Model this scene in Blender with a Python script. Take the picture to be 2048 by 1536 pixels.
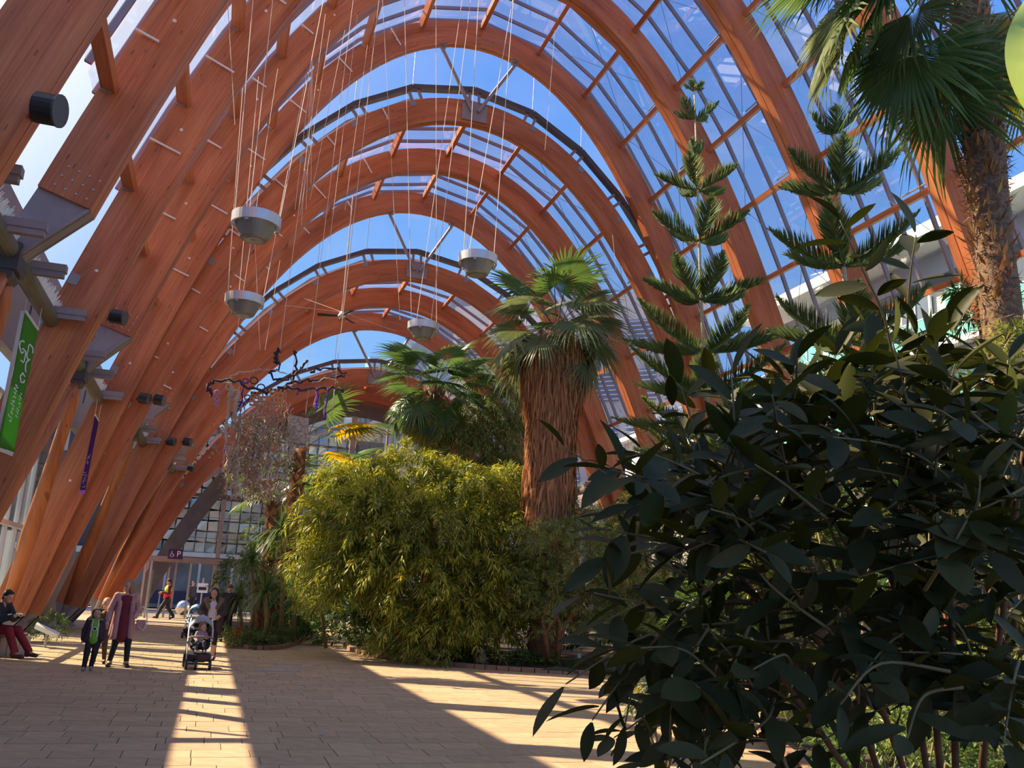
import bpy, math, random
import numpy as np
from mathutils import Vector, Matrix
random.seed(7); rng = np.random.default_rng(7)
for o in list(bpy.data.objects): bpy.data.objects.remove(o)
SC = bpy.context.scene; COL = SC.collection
# ------------------------------------------------------------------ camera
F_PX, YAW, PIT, ROL = 1785.34, 0.3081, 0.2356, 0.048
EYE = np.array([0, 0, 1.6])
_F = np.array([math.sin(YAW)*math.cos(PIT), math.cos(YAW)*math.cos(PIT), math.sin(PIT)])
_R = np.array([math.cos(YAW), -math.sin(YAW), 0.0]); _U = np.cross(_R, _F)
_R, _U = _R*math.cos(ROL)+_U*math.sin(ROL), -_R*math.sin(ROL)+_U*math.cos(ROL)
cam = bpy.data.cameras.new('camera'); camo = bpy.data.objects.new('camera', cam); COL.objects.link(camo)
cam.sensor_width = 36; cam.lens = F_PX/2048*36; cam.clip_end = 600; cam.clip_start = .05
camo.matrix_world = Matrix([[_R[0], _U[0], -_F[0], 0], [_R[1], _U[1], -_F[1], 0], [_R[2], _U[2], -_F[2], 1.6], [0, 0, 0, 1]])
SC.camera = camo
def ray(px, py):
    return _F*F_PX+_R*(px-1024)-_U*(py-768)
def at(px, py, Y):
    d = ray(px, py); return EYE+d*(Y/d[1])
def atd(px, py, dist):
    d = ray(px, py); return EYE+d/np.linalg.norm(d)*dist
def ground(px, py, z=0.):
    d = ray(px, py); return EYE+d*((z-1.6)/d[2])
# ------------------------------------------------------------------ light
TX, TY = .877, .60            # the sun's rays move +TX in x and -TY in y for every metre they fall
SUN_DIR = np.array([-TX, TY, 1.0]); SUN_DIR = SUN_DIR/np.linalg.norm(SUN_DIR)
sun = bpy.data.lights.new('sun', 'SUN'); sun.energy = 12.0; sun.angle = math.radians(.53); sun.color = (1.0, .80, .56)
suno = bpy.data.objects.new('sun', sun); COL.objects.link(suno)
suno.rotation_euler = Vector(SUN_DIR).to_track_quat('Z', 'Y').to_euler(); suno.location = (-40, 30, 60)
W = bpy.data.worlds.new('sky'); SC.world = W; W.use_nodes = True
wn = W.node_tree.nodes; wl = W.node_tree.links; wn.clear()
wo = wn.new('ShaderNodeOutputWorld'); bg = wn.new('ShaderNodeBackground'); bg.inputs[1].default_value = 1.0
tc = wn.new('ShaderNodeTexCoord'); sp = wn.new('ShaderNodeSeparateXYZ'); wl.new(tc.outputs['Generated'], sp.inputs[0])
rp = wn.new('ShaderNodeValToRGB'); wl.new(sp.outputs[2], rp.inputs[0])
E_ = rp.color_ramp.elements
E_[0].position = 0.0; E_[0].color = (.50, .72, 1.05, 1)
E_[1].position = .9; E_[1].color = (.10, .27, .86, 1)
e = E_.new(.25); e.color = (.23, .51, 1.0, 1)
e = E_.new(.5); e.color = (.15, .38, .96, 1)
# aureole round the sun
dt = wn.new('ShaderNodeVectorMath'); dt.operation = 'DOT_PRODUCT'; wl.new(tc.outputs['Generated'], dt.inputs[0]); dt.inputs[1].default_value = tuple(SUN_DIR)
m1 = wn.new('ShaderNodeMapRange'); m1.inputs[1].default_value = .55; m1.inputs[2].default_value = 1.0; m1.interpolation_type = 'SMOOTHERSTEP'
wl.new(dt.outputs['Value'], m1.inputs[0])
mx = wn.new('ShaderNodeMix'); mx.data_type = 'RGBA'; wl.new(m1.outputs[0], mx.inputs['Factor'])
wl.new(rp.outputs[0], mx.inputs['A']); mx.inputs['B'].default_value = (1.5, 1.45, 1.4, 1)
# thin clouds
mp = wn.new('ShaderNodeMapping'); mp.inputs['Scale'].default_value = (1.2, 1.2, 4.0); wl.new(tc.outputs['Generated'], mp.inputs[0])
nz = wn.new('ShaderNodeTexNoise'); nz.inputs['Scale'].default_value = 2.1; nz.inputs['Detail'].default_value = 7; nz.inputs['Roughness'].default_value = .6
wl.new(mp.outputs[0], nz.inputs[0])
m2 = wn.new('ShaderNodeMapRange'); m2.inputs[1].default_value = .54; m2.inputs[2].default_value = .85; m2.inputs[4].default_value = .55; wl.new(nz.outputs[0], m2.inputs[0])
mx2 = wn.new('ShaderNodeMix'); mx2.data_type = 'RGBA'; wl.new(m2.outputs[0], mx2.inputs['Factor'])
wl.new(mx.outputs['Result'], mx2.inputs['A']); mx2.inputs['B'].default_value = (.95, .98, 1.05, 1)
wl.new(mx2.outputs['Result'], bg.inputs[0]); wl.new(bg.outputs[0], wo.inputs[0])
vs = SC.view_settings; vs.view_transform = 'Standard'; vs.look = 'None'; vs.exposure = 0.0; vs.gamma = 1; vs.use_curve_mapping = False
# ------------------------------------------------------------------ materials
def _mat(name):
    m = bpy.data.materials.new(name); m.use_nodes = True; return m, m.node_tree.nodes, m.node_tree.links, m.node_tree.nodes['Principled BSDF']
def mat(name, col, rough=.6, metal=0., var=.12, scale=3., bump=0., spec=.5, obj_rand=0.):
    m, n, l, b = _mat(name)
    b.inputs['Roughness'].default_value = rough; b.inputs['Metallic'].default_value = metal; b.inputs['Specular IOR Level'].default_value = spec
    t = n.new('ShaderNodeTexCoord'); z = n.new('ShaderNodeTexNoise'); z.inputs['Scale'].default_value = scale; z.inputs['Detail'].default_value = 4
    l.new(t.outputs['Object'], z.inputs[0])
    mr = n.new('ShaderNodeMapRange'); mr.inputs[1].default_value = .3; mr.inputs[2].default_value = .7
    mr.inputs[3].default_value = 1-var; mr.inputs[4].default_value = 1+var; l.new(z.outputs[0], mr.inputs[0])
    h = n.new('ShaderNodeHueSaturation'); h.inputs['Color'].default_value = (*col, 1)
    if obj_rand:
        oi = n.new('ShaderNodeObjectInfo'); r2 = n.new('ShaderNodeMapRange'); r2.inputs[3].default_value = 1-obj_rand; r2.inputs[4].default_value = 1+obj_rand
        l.new(oi.outputs['Random'], r2.inputs[0]); mm = n.new('ShaderNodeMath'); mm.operation = 'MULTIPLY'
        l.new(mr.outputs[0], mm.inputs[0]); l.new(r2.outputs[0], mm.inputs[1]); l.new(mm.outputs[0], h.inputs['Value'])
    else: l.new(mr.outputs[0], h.inputs['Value'])
    l.new(h.outputs[0], b.inputs['Base Color'])
    if bump:
        bp = n.new('ShaderNodeBump'); bp.inputs['Strength'].default_value = bump; bp.inputs['Distance'].default_value = .02
        l.new(z.outputs[0], bp.inputs['Height']); l.new(bp.outputs[0], b.inputs['Normal'])
    return m
def leafmat(name, c1, c2, trans=.45, rough=.45, tint=None, spec=.4):
    """leaf: colour varies from leaf to leaf, some light comes through"""
    m, n, l, b = _mat(name)
    g = n.new('ShaderNodeNewGeometry'); r = n.new('ShaderNodeValToRGB'); l.new(g.outputs['Random Per Island'], r.inputs[0])
    r.color_ramp.elements[0].color = (*c1, 1); r.color_ramp.elements[1].color = (*c2, 1)
    if tint:
        e = r.color_ramp.elements.new(.93); e.color = (*c2, 1); r.color_ramp.elements[-1].color = (*tint, 1)
    b.inputs['Roughness'].default_value = rough; b.inputs['Specular IOR Level'].default_value = spec
    l.new(r.outputs[0], b.inputs['Base Color'])
    tr = n.new('ShaderNodeBsdfTranslucent'); h = n.new('ShaderNodeHueSaturation'); h.inputs['Value'].default_value = 1.5; h.inputs['Hue'].default_value = .485
    h.inputs['Saturation'].default_value = 1.1
    l.new(r.outputs[0], h.inputs['Color']); l.new(h.outputs[0], tr.inputs[0])
    ms = n.new('ShaderNodeMixShader'); ms.inputs[0].default_value = trans
    l.new(b.outputs[0], ms.inputs[1]); l.new(tr.outputs[0], ms.inputs[2]); l.new(ms.outputs[0], n['Material Output'].inputs[0])
    return m
def glassmat(name, tint=(.93, .97, .97), haze=.06, refl=.5):
    m, n, l, b = _mat(name)
    t = n.new('ShaderNodeBsdfTransparent'); t.inputs[0].default_value = (*tint, 1)
    g = n.new('ShaderNodeBsdfGlossy'); g.inputs['Roughness'].default_value = .02
    f = n.new('ShaderNodeFresnel'); f.inputs[0].default_value = 1.45
    mu = n.new('ShaderNodeMath'); mu.operation = 'MULTIPLY'; mu.inputs[1].default_value = refl; l.new(f.outputs[0], mu.inputs[0])
    s = n.new('ShaderNodeMixShader'); l.new(mu.outputs[0], s.inputs[0]); l.new(t.outputs[0], s.inputs[1]); l.new(g.outputs[0], s.inputs[2])
    d = n.new('ShaderNodeBsdfTranslucent'); d.inputs[0].default_value = (.9, .9, .92, 1)
    z = n.new('ShaderNodeTexNoise'); z.inputs['Scale'].default_value = .5; z.inputs['Detail'].default_value = 5
    tc = n.new('ShaderNodeTexCoord'); l.new(tc.outputs['Object'], z.inputs[0])
    mr = n.new('ShaderNodeMapRange'); mr.inputs[1].default_value = .3; mr.inputs[2].default_value = .8; mr.inputs[3].default_value = haze*.3; mr.inputs[4].default_value = haze*2; l.new(z.outputs[0], mr.inputs[0])
    s2 = n.new('ShaderNodeMixShader'); l.new(mr.outputs[0], s2.inputs[0]); l.new(s.outputs[0], s2.inputs[1]); l.new(d.outputs[0], s2.inputs[2])
    l.new(s2.outputs[0], n['Material Output'].inputs[0]); return m
def woodmat(name, c1, c2, c3):
    """glued laminated larch; uv = metres along / across the grain"""
    m, n, l, b = _mat(name); b.inputs['Roughness'].default_value = .38; b.inputs['Specular IOR Level'].default_value = .35
    uv = n.new('ShaderNodeUVMap'); oi = n.new('ShaderNodeObjectInfo')
    off = n.new('ShaderNodeVectorMath'); off.operation = 'MULTIPLY_ADD'; l.new(oi.outputs['Random'], off.inputs[0]); off.inputs[1].default_value = (37, 11, 0); l.new(uv.outputs[0], off.inputs[2])
    def ns(sx, sy, det=4, r=.55):
        mp = n.new('ShaderNodeMapping'); mp.inputs['Scale'].default_value = (sx, sy, 1); l.new(off.outputs[0], mp.inputs[0])
        z = n.new('ShaderNodeTexNoise'); z.inputs['Scale'].default_value = 1; z.inputs['Detail'].default_value = det; z.inputs['Roughness'].default_value = r
        l.new(mp.outputs[0], z.inputs[0]); return z
    grain = ns(.7, 30, 5, .65); broad = ns(.35, 3.2, 3); patch = ns(.25, .6, 2)
    rp = n.new('ShaderNodeValToRGB'); rp.color_ramp.elements[0].color = (*c1, 1); rp.color_ramp.elements[1].color = (*c3, 1)
    rp.color_ramp.elements[0].position = .28; rp.color_ramp.elements[1].position = .76
    e = rp.color_ramp.elements.new(.5); e.color = (*c2, 1)
    a = n.new('ShaderNodeMath'); a.operation = 'MULTIPLY_ADD'; a.inputs[1].default_value = .5; l.new(grain.outputs[0], a.inputs[0])
    a2 = n.new('ShaderNodeMath'); a2.operation = 'MULTIPLY'; a2.inputs[1].default_value = .5; l.new(broad.outputs[0], a2.inputs[0]); l.new(a2.outputs[0], a.inputs[2])
    l.new(a.outputs[0], rp.inputs[0])
    # lamination lines every 45 mm
    sx = n.new('ShaderNodeSeparateXYZ'); l.new(uv.outputs[0], sx.inputs[0])
    fr = n.new('ShaderNodeMath'); fr.operation = 'MULTIPLY'; fr.inputs[1].default_value = 22.2; l.new(sx.outputs[1], fr.inputs[0])
    f2 = n.new('ShaderNodeMath'); f2.operation = 'FRACT'; l.new(fr.outputs[0], f2.inputs[0])
    f3 = n.new('ShaderNodeMath'); f3.operation = 'LESS_THAN'; f3.inputs[1].default_value = .07; l.new(f2.outputs[0], f3.inputs[0])
    # knots
    vm = n.new('ShaderNodeMapping'); vm.inputs['Scale'].default_value = (1.6, 7, 1); l.new(off.outputs[0], vm.inputs[0])
    vo = n.new('ShaderNodeTexVoronoi'); vo.inputs['Scale'].default_value = 1; l.new(vm.outputs[0], vo.inputs[0])
    kn = n.new('ShaderNodeMath'); kn.operation = 'LESS_THAN'; kn.inputs[1].default_value = .10; l.new(vo.outputs[0], kn.inputs[0])
    dk = n.new('ShaderNodeMath'); dk.operation = 'MULTIPLY_ADD'; dk.inputs[1].default_value = .5; l.new(kn.outputs[0], dk.inputs[0])
    d2 = n.new('ShaderNodeMath'); d2.operation = 'MULTIPLY'; d2.inputs[1].default_value = .13; l.new(f3.outputs[0], d2.inputs[0]); l.new(d2.outputs[0], dk.inputs[2])
    mxx = n.new('ShaderNodeMix'); mxx.data_type = 'RGBA'; l.new(dk.outputs[0], mxx.inputs['Factor']); l.new(rp.outputs[0], mxx.inputs['A']); mxx.inputs['B'].default_value = (.05, .018, .01, 1)
    hs = n.new('ShaderNodeHueSaturation'); mr = n.new('ShaderNodeMapRange'); mr.inputs[1].default_value = .3; mr.inputs[2].default_value = .7; mr.inputs[3].default_value = .8; mr.inputs[4].default_value = 1.2
    l.new(patch.outputs[0], mr.inputs[0]); l.new(mr.outputs[0], hs.inputs['Value']); l.new(mxx.outputs['Result'], hs.inputs['Color'])
    l.new(hs.outputs[0], b.inputs['Base Color'])
    bp = n.new('ShaderNodeBump'); bp.inputs['Strength'].default_value = .25; bp.inputs['Distance'].default_value = .01; l.new(grain.outputs[0], bp.inputs['Height']); l.new(bp.outputs[0], b.inputs['Normal'])
    return m
M = {}
M['wood'] = woodmat('larch timber', (.23, .054, .019), (.50, .155, .060), (.72, .30, .125))
M['wood_shaded'] = woodmat('shaded larch timber', (.16, .04, .018), (.30, .085, .035), (.42, .14, .06))  # same larch darkened: shade on the end arch put into the colour
M['steel'] = mat('painted grey steel', (.30, .26, .26), .5, .3, .15, 2)
M['steel_dark'] = mat('dark steel', (.10, .095, .10), .45, .4, .15, 2)
M['bar'] = mat('mauve grey glazing bar', (.26, .22, .27), .5, .2, .08, 2)
M['tube'] = mat('olive grey tube', (.17, .165, .12), .45, .2, .15, 3)
M['galv'] = mat('galvanised metal', (.42, .42, .44), .4, .7, .1, 5)
M['white'] = mat('white paint', (.80, .79, .77), .5, 0, .05, 4)
M['black'] = mat('black plastic', (.02, .02, .022), .5, 0, .1, 4)
M['glass'] = glassmat('roof glass', (.94, .97, .98), .025, .25)
M['glass_green'] = glassmat('green wall glass', (.80, .93, .87), .03, .5)
M['glass_end'] = glassmat('end wall glass', (.84, .9, .9), .02, .5)
M['rope'] = mat('pale cable', (.75, .62, .50), .7, 0, .1, 9)
M['cable'] = mat('steel cable', (.25, .25, .27), .4, .6, .05, 9)
M['paver'] = mat('sandstone paver', (.47, .33, .195), .62, 0, .12, 6, .15, .4, .10)
M['joint'] = mat('dark floor joint', (.21, .15, .10), .9, 0, .1, 6)
M['kerb'] = mat('brick brown kerb', (.32, .18, .11), .8, 0, .2, 9, .3)
M['soil'] = mat('bark mulch', (.055, .032, .018), .95, 0, .5, 14, .8)
M['concrete'] = mat('pale concrete', (.40, .37, .33), .8, 0, .15, 5, .2)
M['bark'] = mat('brown bark', (.16, .085, .045), .9, 0, .35, 12, .6)
M['fibre'] = mat('palm fibre', (.20, .12, .07), .95, 0, .45, 25, .8)
M['thatch'] = leafmat('dead palm thatch', (.30, .13, .05), (.62, .33, .15), .15, .7)
M['stem'] = mat('green brown stem', (.20, .16, .07), .7, 0, .2, 9)
M['stem_pale'] = mat('pale ringed stem', (.50, .40, .25), .7, 0, .3, 40, .3)
M['culm'] = mat('bamboo cane', (.28, .22, .07), .6, 0, .3, 9)
# ------------------------------------------------------------------ object helpers
def tag(o, label=None, cat=None, group=None, kind=None):
    if label: o['label'] = label
    if cat: o['category'] = cat
    if group: o['group'] = group
    if kind: o['kind'] = kind
    return o
def link(o, parent=None):
    COL.objects.link(o)
    if parent is not None:
        o.parent = parent
        o.matrix_parent_inverse = parent.matrix_basis.inverted()
    return o
def empty(name, loc=(0, 0, 0), label=None, cat=None, group=None, kind=None):
    o = bpy.data.objects.new(name, None); o.empty_display_size = .1; o.location = [float(v) for v in loc]; COL.objects.link(o)
    return tag(o, label, cat, group, kind)
def mesh_np(name, V, F, smooth=False, uv=None):
    me = bpy.data.meshes.new(name); V = np.asarray(V, np.float32); n = len(F)
    F = np.asarray(F, np.int32); k = F.shape[1]
    me.vertices.add(len(V)); me.vertices.foreach_set('co', V.ravel())
    me.loops.add(n*k); me.loops.foreach_set('vertex_index', F.ravel())
    me.polygons.add(n); me.polygons.foreach_set('loop_start', np.arange(0, n*k, k, dtype=np.int32)); me.polygons.foreach_set('loop_total', np.full(n, k, np.int32))
    if smooth: me.polygons.foreach_set('use_smooth', np.ones(n, bool))
    me.update(calc_edges=True); return me
def obj(name, me, m, parent=None, kind=None):
    if m is not None and not me.materials: me.materials.append(m)
    o = bpy.data.objects.new(name, me); link(o, parent)
    if kind: o['kind'] = kind
    return o
class MB:
    def __init__(s): s.v = []; s.f = []
    def add(s, v, f):
        b = len(s.v); s.v += [tuple(map(float, q)) for q in v]; s.f += [tuple(b+i for i in q) for q in f]; return s
    def hexa(s, p):        # 8 points: bottom 4, top 4
        return s.add(p, [(0, 3, 2, 1), (4, 5, 6, 7), (0, 1, 5, 4), (1, 2, 6, 5), (2, 3, 7, 6), (3, 0, 4, 7)])
    def box(s, c, d, rz=0):
        c = np.array(c, float); h = np.array(d, float)/2; ca, sa = math.cos(rz), math.sin(rz); P = []
        for z in (-1, 1):
            for x, y in ((-1, -1), (1, -1), (1, 1), (-1, 1)):
                X, Y = x*h[0], y*h[1]; P.append(c+np.array([X*ca-Y*sa, X*sa+Y*ca, z*h[2]]))
        return s.hexa(P)
    def beam(s, a, b, w, h, up=(0, 0, 1)):
        a = np.array(a, float); b = np.array(b, float); t = b-a; t /= np.linalg.norm(t)+1e-9; up = np.array(up, float)
        r = np.cross(t, up)
        if np.linalg.norm(r) < 1e-4: r = np.cross(t, (1, 0, 0))
        r /= np.linalg.norm(r); u = np.cross(r, t); P = []
        for q in (a, b):
            for x, y in ((-1, -1), (1, -1), (1, 1), (-1, 1)): P.append(q+r*x*w/2+u*y*h/2)
        return s.hexa(P)
    def tube(s, pts, rad, n=8, cap=True):
        pts = [np.array(p, float) for p in pts]; R = rad if hasattr(rad, '__len__') else [rad]*len(pts)
        b = len(s.v); r0 = None; k = len(pts)
        for i, p in enumerate(pts):
            t = pts[min(i+1, k-1)]-pts[max(i-1, 0)]; t = t/(np.linalg.norm(t)+1e-9)
            if r0 is None:
                r0 = np.cross(t, (0.123, .9, .37) if abs(t[1]) < .9 else (1, 0, 0.2))
            r0 = r0-t*np.dot(r0, t); r0 = r0/(np.linalg.norm(r0)+1e-9); u = np.cross(t, r0)
            for j in range(n):
                a = 2*math.pi*j/n; s.v.append(tuple(p+(r0*math.cos(a)+u*math.sin(a))*R[i]))
        for i in range(k-1):
            for j in range(n):
                s.f.append((b+i*n+j, b+i*n+(j+1) % n, b+(i+1)*n+(j+1) % n, b+(i+1)*n+j))
        if cap: s.f.append(tuple(b+j for j in range(n))[::-1]); s.f.append(tuple(b+(k-1)*n+j for j in range(n)))
        return s
    def lathe(s, prof, c=(0, 0, 0), n=28):
        b = len(s.v); c = np.array(c, float)
        for r, z in prof:
            for j in range(n):
                a = 2*math.pi*j/n; s.v.append((c[0]+r*math.cos(a), c[1]+r*math.sin(a), c[2]+z))
        for i in range(len(prof)-1):
            for j in range(n): s.f.append((b+i*n+j, b+i*n+(j+1) % n, b+(i+1)*n+(j+1) % n, b+(i+1)*n+j))
        return s
    def prism(s, poly, a, b):     # poly of 3-d points, extruded from offset a to b
        n = len(poly); P = [np.array(q, float)+np.array(a) for q in poly]+[np.array(q, float)+np.array(b) for q in poly]
        return s.add(P, [tuple(range(n))[::-1], tuple(range(n, 2*n))]+[(i, (i+1) % n, n+(i+1) % n, n+i) for i in range(n)])
    def mesh(s, name, smooth=False):
        me = bpy.data.meshes.new(name); me.from_pydata(s.v, [], s.f); me.validate()
        if smooth: me.polygons.foreach_set('use_smooth', [True]*len(me.polygons))
        me.update(); return me
    def build(s, name, m, parent=None, kind=None, smooth=False): return obj(name, s.mesh(name, smooth), m, parent, kind)
def bake_stack(B, name, smooth=False):      # list of (V,F) with the same face size -> one mesh
    off = 0; VV = []; FF = []
    for v, f in B: VV.append(v); FF.append(np.asarray(f)+off); off += len(v)
    return mesh_np(name, np.concatenate(VV), np.concatenate(FF), smooth)
def frames(dirs, ups):
    """rotation matrices with local x along dirs and local z near ups"""
    x = dirs/(np.linalg.norm(dirs, axis=1, keepdims=True)+1e-9)
    y = np.cross(ups, x); y /= (np.linalg.norm(y, axis=1, keepdims=True)+1e-9); z = np.cross(x, y)
    return np.stack([x, y, z], 2)
def scatter(tv, tf, pos, dirs, ups, size, width=None):
    """copies of a leaf template (tv, tf) -> one V,F pair"""
    R = frames(dirs, ups); n = len(pos); s = np.broadcast_to(np.asarray(size, float), (n,)); w = s if width is None else np.broadcast_to(np.asarray(width, float), (n,))
    T = tv[None]*np.stack([s, w, s], 1)[:, None, :]
    V = np.einsum('nij,nkj->nki', R, T)+pos[:, None, :]
    F = tf[None]+(np.arange(n)*len(tv))[:, None, None]
    return V.reshape(-1, 3), F.reshape(-1, tf.shape[1])
# templates: leaf of length 1 along x
LANCE = (np.array([[0, 0, 0], [.35, .09, .03], [1, 0, -.12], [.35, -.09, .03], [.35, 0, 0]], float), np.array([[0, 4, 1], [4, 2, 1], [0, 3, 4], [3, 2, 4]]))
OVAL = (np.array([[0, 0, 0], [.25, .17, .03], [.62, .2, .03], [1, 0, -.08], [.62, -.2, .03], [.25, -.17, .03], [.25, 0, -.015], [.62, 0, -.02]], float),
        np.array([[0, 6, 1], [6, 7, 2], [6, 2, 1], [7, 3, 2], [0, 5, 6], [5, 4, 7], [5, 7, 6], [4, 3, 7]]))
def rdir(n): 
    v = rng.normal(size=(n, 3)); return v/np.linalg.norm(v, axis=1, keepdims=True)
# ------------------------------------------------------------------ the arches
CX, Y0, GAP, DEPTH = 6.4147, 25.6009, .3495, .80
TOP = dict(A=19.2707, B=16.6108, C=13.8077, D=11.1065); WID = dict(A=1., B=1.0472, C=1.1286, D=1.2045)
K2, K4, K6 = 12.8879, 5.5936, -2.1392
def zin(x, t):
    u = (np.abs(x)/WID[t]/10)**2; return TOP[t]-(K2*u+K4*u*u+K6*u**3)
XS = np.linspace(0, 12.5, 1251)
def curve(t, off=0.):
    """right half of the arch line offset outwards by off: x, z, arc length from the crown"""
    z = zin(XS, t); dz = np.gradient(z, XS); nx = -dz/np.hypot(1, dz); nz_ = 1/np.hypot(1, dz)
    x = XS+nx*off; z = z+nz_*off; s = np.concatenate([[0], np.cumsum(np.hypot(np.diff(x), np.diff(z)))]); return x, z, s, nx, nz_
def on(t, side, s, off=0.):
    """world x,z at arc length s (measured on the outer face) with offset off from the inner face; plus outward normal"""
    xo, zo, so, nx, nz_ = curve(t, DEPTH); x, z, _, _, _ = curve(t, off)
    i = lambda a: float(np.interp(s, so, a)); return np.array([CX+side*i(x), i(z)]), np.array([side*i(nx), i(nz_)])
def s_at_z(t, z, off=0.):
    x, zz, _, _, _ = curve(t, off); so = curve(t, DEPTH)[2]; return float(np.interp(-z, -zz, so))
ARCH = []   # name, tier, back face Y, thickness, ends (foot or node)
for i in range(6): ARCH.append(('A', Y0-18.75+3.75*i, .44, 'foot' if i % 2 else 'node'))   # 6.85 .. 25.6 
ARCH = [(t, y, w, e) for (t, y, w, e) in ARCH]
for b, t in enumerate('BCD'):
    for i in range(3 if t != 'D' else 2):
        ARCH.append((t, Y0+GAP*(b+1)+3.75*(2*(b)+i), .44, 'foot' if i != 1 else 'node'))
# frames:   6.85 node, 10.6 foot, 14.35 node, 18.1 foot, 21.85 node, 25.6 foot | 25.95 foot 29.7 node 33.45 foot | ...
ARCH = [(t, y, (.31 if any(abs(y-y2) < .5 and y != y2 for _, y2, _, _ in ARCH) else w), e) for (t, y, w, e) in ARCH]
ORD = ['high arch right beside the camera', 'high arch at the left edge with a black spotlight on it', 'high arch ending in a big grey steel plate at upper left', 'high arch with a green banner hanging before its left leg',
       'high arch whose left leg ends in the second steel plate', 'high arch last before the first step down of the roof', 'arch under the nearest dark stepped ridge bar', 'middle arch of the second roof tier',
       'arch last of the second roof tier before the step down', 'arch under the second dark stepped ridge bar', 'middle arch of the third roof tier', 'arch last of the third tier, above the far blue gap',
       'low arch under the farthest stepped ridge bar', 'low shaded arch standing at the end wall']
NS = 40
def arch_section(t, side, s0, y0, y1, o0, o1):
    V = []; UV = []; F = []; ss = np.linspace(0, s0, NS+1)
    for s in ss:
        (xi, zi), _ = on(t, side, s, o0); (xo, zo), _ = on(t, side, s, o1)
        V += [(xi, y0, zi), (xo, y0, zo), (xo, y1, zo), (xi, y1, zi)]
    for k in range(NS):
        b = 4*k
        for j in range(4):
            q = (b+j, b+(j+1) % 4, b+4+(j+1) % 4, b+4+j); F.append(q if side > 0 else q[::-1])
            a0, a1 = [(0, .8), (.8, 1.02), (1.02, 1.82), (1.82, 2.04)][j]
            u = [(ss[k], a0), (ss[k], a1), (ss[k+1], a1), (ss[k+1], a0)]; UV += u if side > 0 else u[::-1]
    e = 4*NS; q = (e, e+1, e+2, e+3); F.append(q if side > 0 else q[::-1]); UV += [(s0, 0), (s0, .2), (s0, .4), (s0, .6)]
    me = bpy.data.meshes.new('laminated_section'); me.from_pydata(V, [], F); uv = me.uv_layers.new(name='UVMap'); uv.data.foreach_set('uv', np.array(UV, np.float32).ravel())
    me.update(); return me
PITCH = 2.14
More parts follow.
